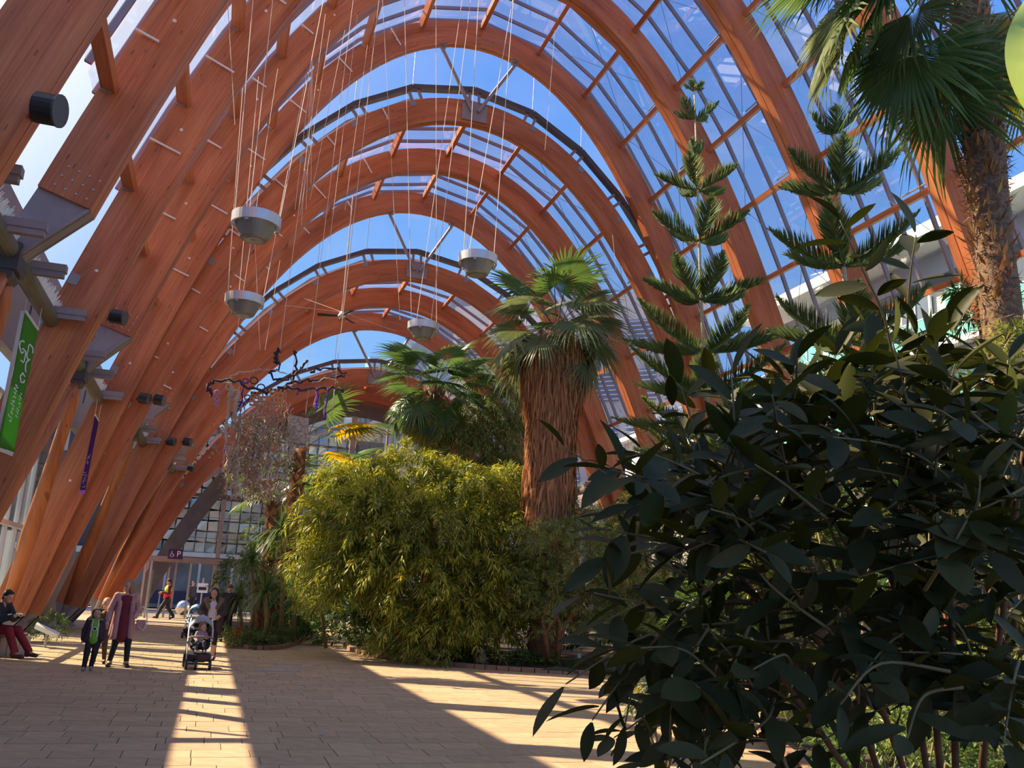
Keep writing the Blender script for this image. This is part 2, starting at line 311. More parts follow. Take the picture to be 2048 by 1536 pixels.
def build_arch(idx, t, yb, th, end):
    root = empty('timber_arch', (CX, yb-th/2, 0), 'curved orange glulam timber '+ORD[idx], 'arch', 'laminated timber arches of the winter garden')
    yf = yb-th; g = .02; hw = (th-g)/2
    z0 = .62 if end == 'foot' else 7.0
    for side in (-1, 1):
        s0 = s_at_z(t, z0, 0)
        for (a, b) in ((yf, yf+hw), (yb-hw, yb)):
            obj('laminated_section', arch_section(t, side, s0, a, b, 0, DEPTH), M['wood'] if idx < 13 else M['wood_shaded'], root)
        pi, n = on(t, side, s0, 0); po, _ = on(t, side, s0, DEPTH)
        m = MB()
        if end == 'foot':      # tapered steel shoe down to a pin
            foot = np.array([(pi[0]+po[0])/2+side*.10, .13])
            tang = np.array([0, -1.])
            for y in (yf+.02, yb-.06):
                poly = [(pi[0], y, pi[1]), (po[0], y, po[1]), (foot[0]+side*.12, y, foot[1]-.08), (foot[0]-side*.12, y, foot[1]-.02)]
                m.prism(poly, (0, 0, 0), (0, .04, 0))
            m.prism([(pi[0], 0, pi[1]), (foot[0]-side*.10, 0, foot[1]), (foot[0]-side*.06, 0, foot[1]), (pi[0]+side*.04, 0, pi[1])], (0, yf+.02, 0), (0, yb-.02, 0))
            m.build('steel_shoe', M['steel'], root)
            m = MB(); m.tube([(foot[0], yf-.04, foot[1]), (foot[0], yb+.04, foot[1])], .13, 16); m.build('foot_pin', M['steel_dark'], root)
            m = MB(); m.hexa([(foot[0]-.28, yf-.1, -.02), (foot[0]+.28, yf-.1, -.02), (foot[0]+.28, yb+.1, -.02), (foot[0]-.28, yb+.1, -.02), (foot[0]-.15, yf-.02, .14), (foot[0]+.15, yf-.02, .14), (foot[0]+.15, yb+.02, .14), (foot[0]-.15, yb+.02, .14)])
            m.build('base_block', M['steel'], root)
        else:
            nd = np.array([po[0]+side*.22, po[1]-1.05])
            for y in (yf+.06, yb-.10):
                m.prism([(pi[0], y, pi[1]), (po[0], y, po[1]), (nd[0]+side*.15, y, nd[1]+.05), (nd[0]-side*.12, y, nd[1]-.1)], (0, 0, 0), (0, .04, 0))
            m.prism([(pi[0], 0, pi[1]), (nd[0]-side*.12, 0, nd[1]-.1), (nd[0]-side*.07, 0, nd[1]-.06), (pi[0]+side*.06, 0, pi[1])], (0, yf+.02, 0), (0, yb-.02, 0))
            m.build('end_plate', M['steel'], root)
            bm_ = MB()
            for a in range(4):
                for b in range(3):
                    q = pi+(po-pi)*(.15+.2*a)+np.array([side*(-.08-.16*b)*.45, .12+.16*b]); bm_.tube([(q[0], yf-.012, q[1]), (q[0], yf+.01, q[1])], .018, 6)
            bm_.build('bolt_heads', M['galv'], root, kind='stuff')
    # brackets and bolt caps on the front face
    smax = s_at_z(t, z0, DEPTH)-.6; k = 1; br = None
    for k in range(0, 9):
        s = k*PITCH
        if s > smax: break
        for side in ((-1, 1) if k else (1,)):
            p, n = on(t, side, s, DEPTH-.10); tg = np.array([n[1], -n[0]])
            m = MB(); c = np.array([p[0], p[1]])
            q = [c+n*.08+tg*.12, c+n*.08-tg*.12, c-n*.10-tg*.10, c-n*.10+tg*.10]
            m.prism([(a[0], 0, a[1]) for a in q], (0, yf-.015, 0), (0, yf+.01, 0))
            m.build('purlin_bracket', M['steel'], root)
    if idx in (2, 3, 4, 5, 6, 7):
        for s in np.arange(3.2, smax, 3.4):
            p, n = on(t, -1, s, .42); m = MB()
            m.lathe([(.032, 0), (.032, .012), (.016, .012), (.016, .006), (0, .006)], n=12); o = m.build('bolt_cap', M['white'], root)
            o.rotation_euler = (math.pi/2, 0, 0); o.location = Vector((p[0], yf, p[1]))-0*o.location
    return root
for i, (t, y, w, e) in enumerate(ARCH):
    build_arch(i, t, y, w, e)
# ------------------------------------------------------------------ roof glazing, tier by tier: purlins, bars, panes, all parts of the ceiling
def roof_tier(t, y_planes, zl, zr, nm):
    root = empty('ceiling', (CX, (y_planes[0]+y_planes[-1])/2, 0), kind='structure')
    nl = int(s_at_z(t, zl, DEPTH)//PITCH); nr = int(s_at_z(t, zr, DEPTH)//PITCH)
    ks = list(range(-nl, nr+1))
    P = {}
    for k in ks:
        p, n = on(t, 1 if k >= 0 else -1, abs(k)*PITCH, DEPTH); P[k] = (p, n)
    OFF = .17
    top = {k: P[k][0]+P[k][1]*OFF for k in ks}
    panes = 0
    for (ya, yb) in zip(y_planes[:-1], y_planes[1:]):
        w = yb-ya
        if w < 1: continue
        for k in ks:
            p, n = P[k]; c = p-n*.13; m = MB()
            m.beam((c[0], ya-.02, c[1]), (c[0], yb-.4+.0, c[1]), .13, .24, up=(n[0], 0, n[1])); me = m.mesh('purlin')
            uv = me.uv_layers.new(name='UVMap'); co = [me.vertices[l.vertex_index].co for l in me.loops]
            uv.data.foreach_set('uv', np.array([(q.y, q.x+q.z) for q in co], np.float32).ravel())
            obj('purlin', me, M['wood'], root)
            if k > 0 and abs(k) in (3, 4, 5, 6) and t in 'AB':      # thin opener rod beside the purlin
                q = p+n*.05+np.array([-n[1], n[0]])*(.22); m = MB(); m.tube([(q[0], ya+.05, q[1]), (q[0], ya+1.5, q[1])], .025, 6); m.build('opener_rod', M['galv'], root)
        ys = [ya+.06+w*j/4 for j in range(5)]
        for y in ys[:-1] if yb != y_planes[-1] else ys[:-1]+[yb-.2]:
            m = MB()
            for k in ks[:-1]:
                a, b = top[k], top[k+1]; nn = P[k][1]+P[k+1][1]
                m.beam((a[0], y, a[1]), (b[0], y, b[1]), .06, .11, up=(nn[0], 0, nn[1]))
            m.build('glazing_bar', M['bar'], root)
        for k in ks[:-1]:
            a = top[k]+P[k][1]*.03; b = top[k+1]+P[k+1][1]*.03
            for j in range(4):
                y0, y1 = ys[j]+.03, (ys[j+1]-.03)
                V = [(a[0], y0, a[1]), (b[0], y0, b[1]), (b[0], y1, b[1]), (a[0], y1, a[1])]
                me = mesh_np('glass_pane', V, [(0, 1, 2, 3)])
                obj('glass_pane', me, M['glass'], root)
    return top, P, ks
YB = {}
for t in 'ABCD': YB[t] = [y for (tt, y, w, e) in ARCH if tt == t]
YB['A'] = [3.1]+YB['A']
TOPS = {}
for t in 'ABCD': TOPS[t] = roof_tier(t, YB[t], 7.2, 7.2, t)
# stepped ridge bars and the upright glazing between two tiers, with the V of tubes
stepname = {'B': 'nearest', 'C': 'second', 'D': 'farthest'}
for hi, lo in (('A', 'B'), ('B', 'C'), ('C', 'D')):
    yb = YB[lo][0]; y = yb-.16; root = empty('roof_step', (CX, y, TOP[lo]), 'dark polygonal steel ridge bar with upright glazing at the %s step of the roof' % stepname[lo], 'roof frame', 'steps of the glass roof')
    pts = []
    nmax = 6
    for k in range(-nmax, nmax+1):
        p, n = on(lo, 1 if k >= 0 else -1, abs(k)*1.93, DEPTH+.48); pts.append((p, n))
    m = MB(); m2 = MB()
    for (a, na), (b, nb) in zip(pts[:-1], pts[1:]):
        m.beam((a[0], y, a[1]), (b[0], y, b[1]), .26, .15, up=(na[0]+nb[0], 0, na[1]+nb[1]))
        c = a-na*.36; d = b-nb*.36; m2.beam((c[0], y+.1, c[1]), (d[0], y+.1, d[1]), .05, .06, up=(na[0], 0, na[1]))
    m.build('ridge_bar', M['steel_dark'], root); m2.build('flashing', M['white'], root)
    for (a, na) in pts:
        m = MB(); tg = np.array([na[1], -na[0]])
        for q in (-.16, .16):
            c = a+tg*q; m.beam((c[0], y-.02, c[1]), (c[0]-na[0]*.5, y-.02, c[1]-na[1]*.5), .10, .05, up=(0, 1, 0))
        m.build('ridge_bracket', M['steel'], root)
    # upright glass with mullion wires
    for (a, na), (b, nb) in zip(pts[:-1], pts[1:]):
        def up(p, n):
            x = p[0]; s = 1 if x >= CX else -1
            xo, zo, _, _, _ = curve(hi, DEPTH+.1); return float(np.interp(abs(x-CX), xo, zo))
        V = [(a[0], y, a[1]), (b[0], y, b[1]), (b[0], y, max(up(b, nb), b[1]+.01)), (a[0], y, max(up(a, na), a[1]+.01))]
        obj('glass_pane', mesh_np('glass_pane', V, [(0, 1, 2, 3)]), M['glass'], root)
        if abs(a[0]-CX) > .5:
            m = MB(); m.tube([(a[0], y, a[1]), (a[0], y, up(a, na))], .012, 5); m.build('glass_joint', M['cable'], root)
    yh = YB[hi][-1]
    m = MB(); c = on(lo, 1, 0, .38)[0]
    s_l = on(hi, -1, 1.62, 0)[0]; s_r = on(hi, 1, 1.62, 0)[0]
    for q in (s_l, s_r):
        mm = MB(); mm.tube([(q[0], yh-.15, q[1]+.03), (c[0]+(.1 if q[0] > c[0] else -.1), yb-.42, c[1])], .06, 8); mm.build('brace_tube', M['steel'], root)
        mm = MB(); mm.box((q[0], yh-.15, q[1]+.02), (.42, .25, .08)); mm.build('brace_plate', M['steel'], root)
    m.box((c[0], yb-.345, c[1]), (.85, .04, .62)); m.build('apex_plate', M['steel'], root)
# wind bracing wires under the glass (right slope) 
br = empty('roof_brace', (CX+6, 20, 14), 'thin crossed steel wires bracing the right slope of the glass roof', 'cable')
for t, ya, yb in (('A', 18.1, 21.6), ('A', 14.35, 17.9), ('A', 21.85, 25.3), ('B', 26.2, 29.4), ('B', 29.7, 33.2)):
    for k in range(1, 8, 2):
        a = on(t, 1, k*PITCH, DEPTH-.05)[0]; b = on(t, 1, (k+2)*PITCH, DEPTH-.05)[0]
        m = MB(); m.tube([(a[0], ya, a[1]), (b[0], yb-.4, b[1])], .008, 4); m.build('brace_wire', M['cable'], br)
        m = MB(); m.tube([(a[0], yb-.4, a[1]), (b[0], ya, b[1])], .008, 4); m.build('brace_wire', M['cable'], br)
# white rods standing off the left arch faces
WR = empty('rod_row', (CX-7, 15, 12), 'short white rods standing across the left arch faces', 'rods')
for i, (t, y, w, e) in enumerate(ARCH[2:9]):
    for s in (3.2, 5.3, 7.5, 9.6, 11.7, 13.9):
        p, n = on(t, -1, s, DEPTH+.02); q, _ = on(t, -1, s, .42 if i % 2 == 0 else .18)
        m = MB(); m.tube([(p[0], y-w-.06, p[1]), (q[0], y-w-.06, q[1])], .022, 6); m.build('white_rod', M['white'], WR)
# ------------------------------------------------------------------ floor
fl = MB(); fl.box((6, 22, -.12), (60, 60, .16)); floor = fl.build('floor', M['joint']); tag(floor, kind='structure')
rowsp, stuff = [], MB(); cnt = 0
y = 7.9; r = 0; G = .008
pv = []
while y < 45.4:
    x = -6.2+random.random()*.4; lim = 12
    while x < lim:
        w = random.choice((.38, .46, .55, .62)); x1 = min(x+w, lim); pv.append((x, y, x1, y+.4)); x = x1
    y += .4
vis = [q for q in pv if -1.15-(q[1]-8)*.35 < q[2] and q[0] < 5.6+(q[1]-8)*.5]
vis.sort(key=lambda q: q[1]); near = vis[:300]; rest = [q for q in pv if q not in set(near)]
for (x0, y0, x1, y1) in near:
    m = MB(); dz = random.uniform(-.003, .001); a = G/2; z = dz
    m.hexa([(x0+a, y0+a, -.045), (x1-a, y0+a, -.045), (x1-a, y1-a, -.045), (x0+a, y1-a, -.045), (x0+a, y0+a, z), (x1-a, y0+a, z), (x1-a, y1-a, z), (x0+a, y1-a, z)])
    me = m.mesh('paver'); me.transform(Matrix.Translation((-x0, -y0, 0))); o = obj('paver', me, M['paver'], floor); o.location = (x0, y0, 0); o.parent = floor
for (x0, y0, x1, y1) in rest:
    a = G/2; z = random.uniform(-.003, .001)
    stuff.add([(x0+a, y0+a, z), (x1-a, y0+a, z), (x1-a, y1-a, z), (x0+a, y1-a, z), (x0+a, y0+a, -.04), (x1-a, y0+a, -.04), (x1-a, y1-a, -.04), (x0+a, y1-a, -.04)], [(0, 1, 2, 3), (4, 5, 1, 0), (7, 4, 0, 3), (5, 6, 2, 1), (6, 7, 3, 2)])
pm = M['paver'].copy(); pn = pm.node_tree.nodes; pl = pm.node_tree.links
for nn in [q for q in pn if q.type == 'OBJECT_INFO']:
    gg = pn.new('ShaderNodeNewGeometry')
    for lk in list(nn.outputs['Random'].links): pl.new(gg.outputs['Random Per Island'], lk.to_socket)
stuff.build('paver_field', pm, floor, kind='stuff')
# two pale replaced slabs, a small drain lid
for (px, py, w) in ((552, 1341, .85), (587, 1333, .85)):
    c = ground(px, py); m = MB(); m.box((c[0], c[1], .003), (w, .32, .008)); o = m.build('access_cover', M['paver'].copy() if False else M['concrete'])
    tag(o, 'thin pale rectangular cover set in the floor, %s of two' % ('nearer' if px == 552 else 'farther'), 'cover', 'pale floor covers')
c = ground(645, 1470); m = MB(); m.box((c[0], c[1], .004), (.05, .12, .01)); tag(m.build('floor_plate', M['galv']), 'tiny shiny metal plate in the brown floor', 'plate')
# ------------------------------------------------------------------ left side: eaves tubes, struts, glass wall
def nodepos(t, side):
    s0 = s_at_z(t, 7.0, 0); po = on(t, side, s0, DEPTH)[0]; return np.array([po[0]+side*.22, po[1]-1.05])
def footpos(t, side):
    s0 = s_at_z(t, .62, 0); pi = on(t, side, s0, 0)[0]; po = on(t, side, s0, DEPTH)[0]; return np.array([(pi[0]+po[0])/2+side*.10, .13])
bays = [('A', 6.6, None, 10.4), ('A', 14.1, 10.4, 17.9), ('A', 21.6, 17.9, 25.5), ('B', 29.5, 25.7, 33.3), ('C', 37.3, 33.6, 41.2)]
bn = ['nearest bay by the camera', 'bay of the big steel plate', 'bay above the purple banner', 'third bay of the hall', 'bay nearest the entrance']
for side, sn in ((-1, 'left'), (1, 'right')):
    for i, (t, yn, ya, yb) in enumerate(bays):
        if i == 0 and side == 1: continue
        nd = nodepos(t, side); ya = ya if ya is not None else yn-3.6
        root = empty('eaves_beam', (nd[0], yn, nd[1]), 'grey tubular eaves beam on the %s side, %s' % (sn, bn[i]), 'beam', 'tubular eaves beams between the arches')
        m = MB(); m.tube([(nd[0], ya-.05, nd[1]), (nd[0], yb+.2, nd[1])], .15, 16); m.build('eaves_tube', M['tube'], root)
        for yy in (ya-.05, yb+.2):
            m = MB(); m.tube([(nd[0], yy-.03, nd[1]), (nd[0], yy+.03, nd[1])], .21, 16); m.build('tube_collar', M['galv'], root)
        m = MB(); m.box((nd[0], yn, nd[1]-.1), (.34, .5, .42)); m.tube([(nd[0], yn-.22, nd[1]-.35), (nd[0], yn+.22, nd[1]-.35)], .12, 12); m.build('node_casting', M['steel_dark'], root)
        for yy in (ya+.9, yn+.8, yn-1.0, yb-.5):      # stub brackets
            m = MB(); m.box((nd[0]-side*.35, yy, nd[1]+.12), (.55, .16, .12)); m.box((nd[0]-side*.35, yy, nd[1]+.02), (.50, .12, .1)); m.build('stub_bracket', M['galv'] if False else M['steel'], root)
            m = MB(); m.tube([(nd[0]-side*.1, yy, nd[1]+.15), (nd[0]+side*.05, yy+.05, nd[1]+.33), (nd[0]+side*.3, yy, nd[1]+.2), (nd[0]+side*.32, yy, nd[1]-.2)], .02, 6); m.build('conduit', M['steel_dark'], root)
        # white brush strip standing on the tube
        m = MB(); n = int((yb-ya)/.045)
        for j in range(n):
            yy = ya+.1+j*.045+random.uniform(-.01, .01); l = random.uniform(.14, .24)
            b0 = np.array([nd[0]-side*.04, yy, nd[1]+.13]); m.tube([b0, b0+np.array([-side*l*.55, random.uniform(-.02, .02), l])], [.014, .006], 4)
        m.build('bristle_strip', M['white'], root, kind='stuff')
        for yf_, ff in ((ya, footpos(t, side)), (yb, footpos(t, side))):       # raking timber struts
            a = np.array([nd[0], yn+(.12 if yf_ > yn else -.12), nd[1]-.35]); b = np.array([ff[0]-side*.0, yf_+(-.35 if yf_ > yn else .35), .35]); ln = b-a
            m = MB(); m.tube([a+ln*f for f in (.0, .06, .3, .6, .92)], [.07, .13, .145, .19, .11], 14)
            me = m.mesh('timber_strut', True); uv = me.uv_layers.new(name='UVMap'); co = [me.vertices[l.vertex_index].co for l in me.loops]
            uv.data.foreach_set('uv', np.array([(q.y*.5+q.z, math.atan2(q.x-nd[0], .3)*.2) for q in co], np.float32).ravel()); obj('timber_strut', me, M['wood'], root)
            m = MB(); m.tube([a+ln*.9, b+ln*.03], [.10, .05], 10); m.build('strut_shoe', M['steel'], root)
# spotlights on the left arches
sp_px = [(95, 218, 10.1, .17, 'large black spotlight on the nearest arch at the left edge'), (235, 634, 17.55, .135, 'black cylindrical spotlight beside the green banner'), (288, 797, 25.2, .145, 'black spotlight, left one of the pair below the second steel plate'), (318, 800, 25.55, .145, 'black spotlight, right one of the pair below the second steel plate'),
         (342, 883, 32.95, .145, 'small dark spotlight just below the third steel plate'), (374, 884, 33.4, .145, 'small dark spotlight on the arch right of the third plate'), (382, 936, 40.8, .145, 'small dark spotlight low on the far arches')]
for px, py, Y, r, lb in sp_px:
    c = at(px, py, Y-.15); root = empty('spotlight', c, lb, 'spotlight', 'black spotlights on the arches')
    ax = np.array([.95, -.25, -.12]); ax /= np.linalg.norm(ax)
    m = MB(); m.tube([c-ax*.13, c-ax*.11, c+ax*.12], [r*.7, r, r], 20); m.build('lamp_housing', M['black'], root, smooth=False)
    m = MB(); m.tube([c+ax*.12, c+ax*.145], [r*1.06, r*1.06], 20); m.build('front_ring', M['steel_dark'], root)
    m = MB(); m.beam(c-ax*.05+np.array([0, .0, 0]), c-ax*.2+np.array([0, .32, 0]), .08, .06); m.build('mounting_bracket', M['steel_dark'], root)
# left glass wall: glazing; solid apron and fascia added as sun blockers
XW = -5.2
wl_ = empty('wall_left', (XW, 20, 0), kind='structure')
M['panel'] = mat('grey wall panel', (.16, .15, .15), .6, 0, .1, 1)
M['panel_light'] = mat('pale panel', (.50, .50, .48), .6, 0, .08, 1)
m = MB()
for a, b in ((-6, 21.3), (29.4, 40)): m.box((XW-.15, (a+b)/2, 2.9), (.2, b-a, 5.8))  # added solid runs that keep the sun off the left floor
m.build('solid_panel', M['panel'], wl_)
m = MB(); m.box((XW+.1, 20, 8.1), (.25, 52, 3.0)); m.build('fascia_panel', M['panel'], wl_)  # added blocker, sized for the long shade band on the floor
m = MB(); m.box((XW-1.1, 20, 5.62), (2.4, 52, .10)); m.build('soffit_panel', M['panel'], wl_) if False else None
yy = 21.3
while yy < 29.2:
    V = [(XW, yy+.04, .1), (XW, yy+1.2, .1), (XW, yy+1.2, 5.7), (XW, yy+.04, 5.7)]
    obj('glass_pane', mesh_np('glass_pane', V, [(0, 1, 2, 3)]), M['glass_green'], wl_)
    m = MB(); m.box((XW, yy, 2.9), (.12, .07, 5.8)); m.build('mullion', M['panel_light'], wl_)
    yy += 1.24
for z in (.06, 2.9, 5.75):
    m = MB(); m.box((XW, 25.3, z), (.14, 8.2, .12)); m.build('transom', M['panel_light'], wl_)
yy = -4
while yy < 44:
    m = MB(); m.box((XW, yy, 6.2), (.10, .06, .8)); m.build('clerestory_mullion', M['panel_light'], wl_); yy += 3.75  # mullions in the gap left open for the narrow sun strip
# gallery rooms behind the glass
ga = empty('gallery_building', (XW-6, 30, 0), 'pale green lit gallery behind the glass wall at far left', 'building')
M['pale_green'] = mat('pale green wall', (.38, .66, .58), .6, 0, .08, .6); M['green_sign'] = mat('green sign', (.05, .55, .25), .4, 0, .05, 2)
m = MB(); m.box((XW-5.2, 32, 1.5), (.2, 24, 3.0)); m.build('back_wall', M['pale_green'], ga)
m = MB(); m.box((XW-2.6, 32, -.05), (5.2, 24, .12)); m.build('gallery_floor', M['concrete'], ga)
for yy in (22, 26, 30, 34, 38): 
    m = MB(); m.tube([(XW-2.2, yy, 0), (XW-2.2, yy, 3.2)], .16, 14); m.build('round_column', M['white'], ga)
m = MB(); m.box((XW-5.0, 29, 1.9), (.1, 1.4, .5)); m.build('green_panel', M['green_sign'], ga)
# right wall below the eaves: dark glazing and fascia
XR = 18.0
wr = empty('wall_right', (XR, 22, 0), kind='structure')
m = MB(); m.box((XR, 22, 1.6), (.2, 52, 3.2)); m.build('solid_panel', M['panel'], wr)
m = MB(); m.box((XR, 22, 6.6), (.3, 52, .9)); m.build('fascia_panel', M['steel'], wr)
for yy in np.arange(-3, 46, 3.75):
    m = MB(); m.box((XR, yy, 4.6), (.12, .1, 3.4)); m.build('mullion', M['steel'], wr)
# ------------------------------------------------------------------ far end wall
YE = 45.75
wb = empty('wall_back', (CX, YE, 0), kind='structure')
P0 = []
for s in (-1, 1):
    pts = []
    for z in np.linspace(0, 1, 30): pass
xs = np.linspace(-9.6, 9.6, 61)
def inner(x, off): 
    return float(np.interp(abs(x), curve('D', off)[0], curve('D', off)[1]))
for x0, x1 in zip(xs[:-1], xs[1:]):
    a0, a1 = inner(x0, 0), inner(x1, 0); b0, b1 = inner(x0, -.72), inner(x1, -.72)
    if min(a0, a1) < 0: continue
    m = MB()
    m.hexa([(CX+x0, YE-.1, max(b0, 0)), (CX+x1, YE-.1, max(b1, 0)), (CX+x1, YE+.25, max(b1, 0)), (CX+x0, YE+.25, max(b0, 0)), (CX+x0, YE-.1, a0+.1), (CX+x1, YE-.1, a1+.1), (CX+x1, YE+.25, a1+.1), (CX+x0, YE+.25, a0+.1)])
    m.build('arch_frame', M['steel_dark'], wb)
zt = lambda x: max(inner(x-CX, -.7), 0)
for x, w in ((.2, .20), (6.12, .26), (7.9, .10), (10.2, .12), (3.1, .08), (13.2, .1), (-1.6, .08)):
    m = MB(); m.box((x, YE+.05, zt(x)/2), (w, .22, zt(x)+.5)); m.build('mullion', M['steel'], wb)
for z in np.arange(2.75, 10.4, .98):
    xx = [x for x in np.arange(-4.2, 17.2, .1) if zt(x) > z]
    if not xx: continue
    m = MB(); th = .14 if z < 2.9 or 5.6 < z < 5.8 else .025; m.box(((xx[0]+xx[-1])/2, YE, z), (xx[-1]-xx[0], th, th)); m.build('transom', M['steel_dark'], wb)
m = MB(); m.box((-.9, YE, 5.75), (3.6, .16, .16)); m.build('transom', M['steel_dark'], wb)
cols = np.arange(-4, 17, 1.0)
for i, x in enumerate(cols):
    for z in np.arange(2.75, 10.4, 1.96):
        if x+1 < -.1+0 and False: continue
        z1 = min(z+1.96, zt(x), zt(x+1))
        if z1 > z+.2: obj('glass_pane', mesh_np('glass_pane', [(x+.02, YE+.02, z), (x+.98, YE+.02, z), (x+.98, YE+.02, z1), (x+.02, YE+.02, z1)], [(0, 1, 2, 3)]), M['glass_end'], wb)
for x in np.arange(.7, 16, 1.3):
    obj('glass_pane', mesh_np('glass_pane', [(x, YE+.02, 0), (x+1.28, YE+.02, 0), (x+1.28, YE+.02, 2.7), (x, YE+.02, 2.7)], [(0, 1, 2, 3)]), M['glass_end'], wb)
# entrance porch with glass doors
d = empty('door_1', (-1.3, YE-.9, 0), kind='structure')
for x, yy in ((-2.85, YE-1.6), (-2.6, YE-1.6), (.35, YE-1.6), (-2.85, YE+.1), (.1, YE+.1), (-1.9, YE+.1), (-.95, YE+.1)):
    m = MB(); m.box((x, yy, 1.3), (.09, .09, 2.6)); m.build('door_post', M['galv'], d)
for (a, b) in (((-2.9, YE-1.6), (.45, YE-1.6)), ((-2.9, YE+.1), (.3, YE+.1)), ((-2.85, YE-1.6), (-2.85, YE+.1)), ((.35, YE-1.6), (.35, YE+.1))):
    m = MB(); m.beam((a[0], a[1], 2.62), (b[0], b[1], 2.62), .12, .22); m.build('door_head', M['steel'], d)
for x in (-2.45, -1.5, -.55):
    m = MB(); m.box((x+.4, YE-1.62, 2.52), (.75, .06, .08)); m.build('warm_strip', M['wood'], d) if False else m.build('head_strip', M['kerb'], d)
for x in (-2.55, .3):
    obj('glass_pane', mesh_np('glass_pane', [(x, YE-1.55, .05), (x, YE, .05), (x, YE, 2.5), (x, YE-1.55, 2.5)], [(0, 1, 2, 3)]), M['glass_end'], d)
# parking sign above the porch: wheelchair figure and letter P
def text(s, size, loc, rot, m, parent, name='lettering', ext=.004, align='CENTER'):
    cu = bpy.data.curves.new(name, 'FONT'); cu.body = s; cu.size = size; cu.extrude = ext; cu.align_x = align; cu.align_y = 'CENTER'
    o = bpy.data.objects.new(name, cu); COL.objects.link(o); o.location = Vector(loc); o.rotation_euler = rot
    bpy.context.view_layer.update(); dg = bpy.context.evaluated_depsgraph_get(); me = bpy.data.meshes.new_from_object(o.evaluated_get(dg)); mw = o.matrix_world.copy(); bpy.data.objects.remove(o)
    me.transform(mw); r = obj(name, me, m, parent); return r
M['purple'] = mat('dark purple', (.045, .012, .10), .5, 0, .05, 3); M['blue'] = mat('navy blue board', (.012, .017, .065), .5, 0, .1, 2); M['signwhite'] = mat('white lettering', (.85, .85, .85), .5, 0, .02, 3)
c = at(351, 1108, YE-1.7); sg = empty('parking_sign', c, 'small purple sign with wheelchair symbol and letter P above the entrance', 'sign')
m = MB(); m.box(c, (.62, .05, .44)); m.build('sign_board', M['purple'], sg)
text('P', .36, c+np.array([.14, -.03, 0]), (math.pi/2, 0, 0), M['signwhite'], sg)
m = MB(); q = c+np.array([-.14, -.035, 0]); m.tube([q+(-.02, 0, .12), q+(-.02, 0, 0), q+(.06, 0, -.02), q+(.09, 0, -.1)], .014, 6)
m.tube([q+np.array([math.cos(a)*.07-.01, 0, math.sin(a)*.07-.06]) for a in np.linspace(2, 6, 9)], .010, 5); m.build('wheelchair_symbol', M['signwhite'], sg)
# ------------------------------------------------------------------ outside ground and buildings
M['paving_out'] = mat('pale street paving', (.50, .42, .33), .8, 0, .08, 1)
m = MB(); m.box((10, 110, -.15), (240, 128.4, .2)); tag(m.build('ground_outside', M['paving_out']), kind='structure')
M['facade_panel'] = mat('anodised folded panel', (.36, .40, .39), .35, .6, .1, 1, obj_rand=.35)
M['facade_back'] = mat('dark facade', (.05, .055, .06), .7, 0, .1, 1)
cp = empty('car_park', (-2, 58, 0), 'building clad in tilted folded metal panels seen through the end wall at left', 'building')
m = MB(); zcp = at(540, 862, 58.6)[2]; m.box((-7, 59.5, zcp/2), (34, 1.0, zcp)); m.build('facade_wall', M['facade_back'], cp)
protos = []
for kk in range(4):
    m = MB(); a = [.28, -.30, .18, -.12][kk]; b = [.16, .10, .3, .22][kk]
    m.hexa([(-.42, 0, -.40), (.42, 0, -.46+.1*a), (.42, .25, -.40), (-.42, .25, -.40), (-.42, -b if a > 0 else 0, .40), (.42, -b if a < 0 else 0, .44), (.42, .25, .40), (-.42, .25, .40)])
    protos.append(m.mesh('metal_panel'))
n = 0
for i in range(22):
    for j in range(15):
        if n >= 300 or 3.6+j*.66 > zcp-.2: break
        o = bpy.data.objects.new('metal_panel', random.choice(protos)); 
        if not o.data.materials: o.data.materials.append(M['facade_panel'])
        o.scale = (.66, .66, .66); o.location = (-5.2+i*.62, 58.6, 3.75+j*.66); link(o, cp); o.matrix_parent_inverse = cp.matrix_basis.inverted()
        o.rotation_euler = (random.uniform(-.12, .2), random.uniform(-.08, .08), random.uniform(-.3, .3)); n += 1
# shop front under the folded panels
M['shopglass'] = mat('dark shop glass', (.10, .13, .14), .15, 0, .3, .7, spec=.8)
m = MB(); m.box((-7, 58.7, 1.6), (34, .3, 3.0)); m.build('shop_front', M['shopglass'], cp)
for x in np.arange(-14, 9, 1.9):
    m = MB(); m.box((x, 58.45, 1.6), (.14, .2, 3.1)); m.build('shop_mullion', M['panel_light'], cp)
m = MB(); m.box((-7, 58.4, 3.25), (34, .35, .35)); m.build('shop_canopy', M['panel_light'], cp)
# beige building with diagonal beams
M['beige'] = mat('beige stone', (.62, .52, .36), .8, 0, .06, .5); M['ribbed'] = mat('grey ribbed panel', (.36, .37, .40), .5, .2, .05, .5); M['winglass'] = mat('window glass', (.10, .13, .18), .12, .0, .3, .4, spec=.9)
bb = empty('beige_building', (18, 66, 0), 'beige building with sloping beams and ribbed panels seen through the end wall', 'building')
YBk = 64.0; xa = at(600, 900, YBk)[0]; xb = at(860, 900, YBk)[0]; ztop = at(740, 815, YBk)[2]
m = MB(); m.box(((xa+22)/2, YBk+3.2, ztop/2), (22-xa, 6, ztop)); m.build('body_wall', M['beige'], bb)
xc = at(692, 900, YBk)[0]
for x in np.arange(xc+1.0, 21.8, .42):
    m = MB(); m.box((x, YBk+.12, ztop/2), (.26, .22, ztop)); m.build('rib', M['ribbed'], bb)
for z0 in (4.2, 8.2, 12.2):
    m = MB(); a = (xc+.6, YBk-.05, z0); b = (21.9, YBk-.05, z0+(21.9-xc)*.62); m.beam(a, b, .5, 1.25); m.build('sloping_beam', M['beige'], bb)
m = MB(); m.box((xc, YBk-.15, ztop/2), (.75, .9, ztop)); m.build('white_column', M['white'], bb)
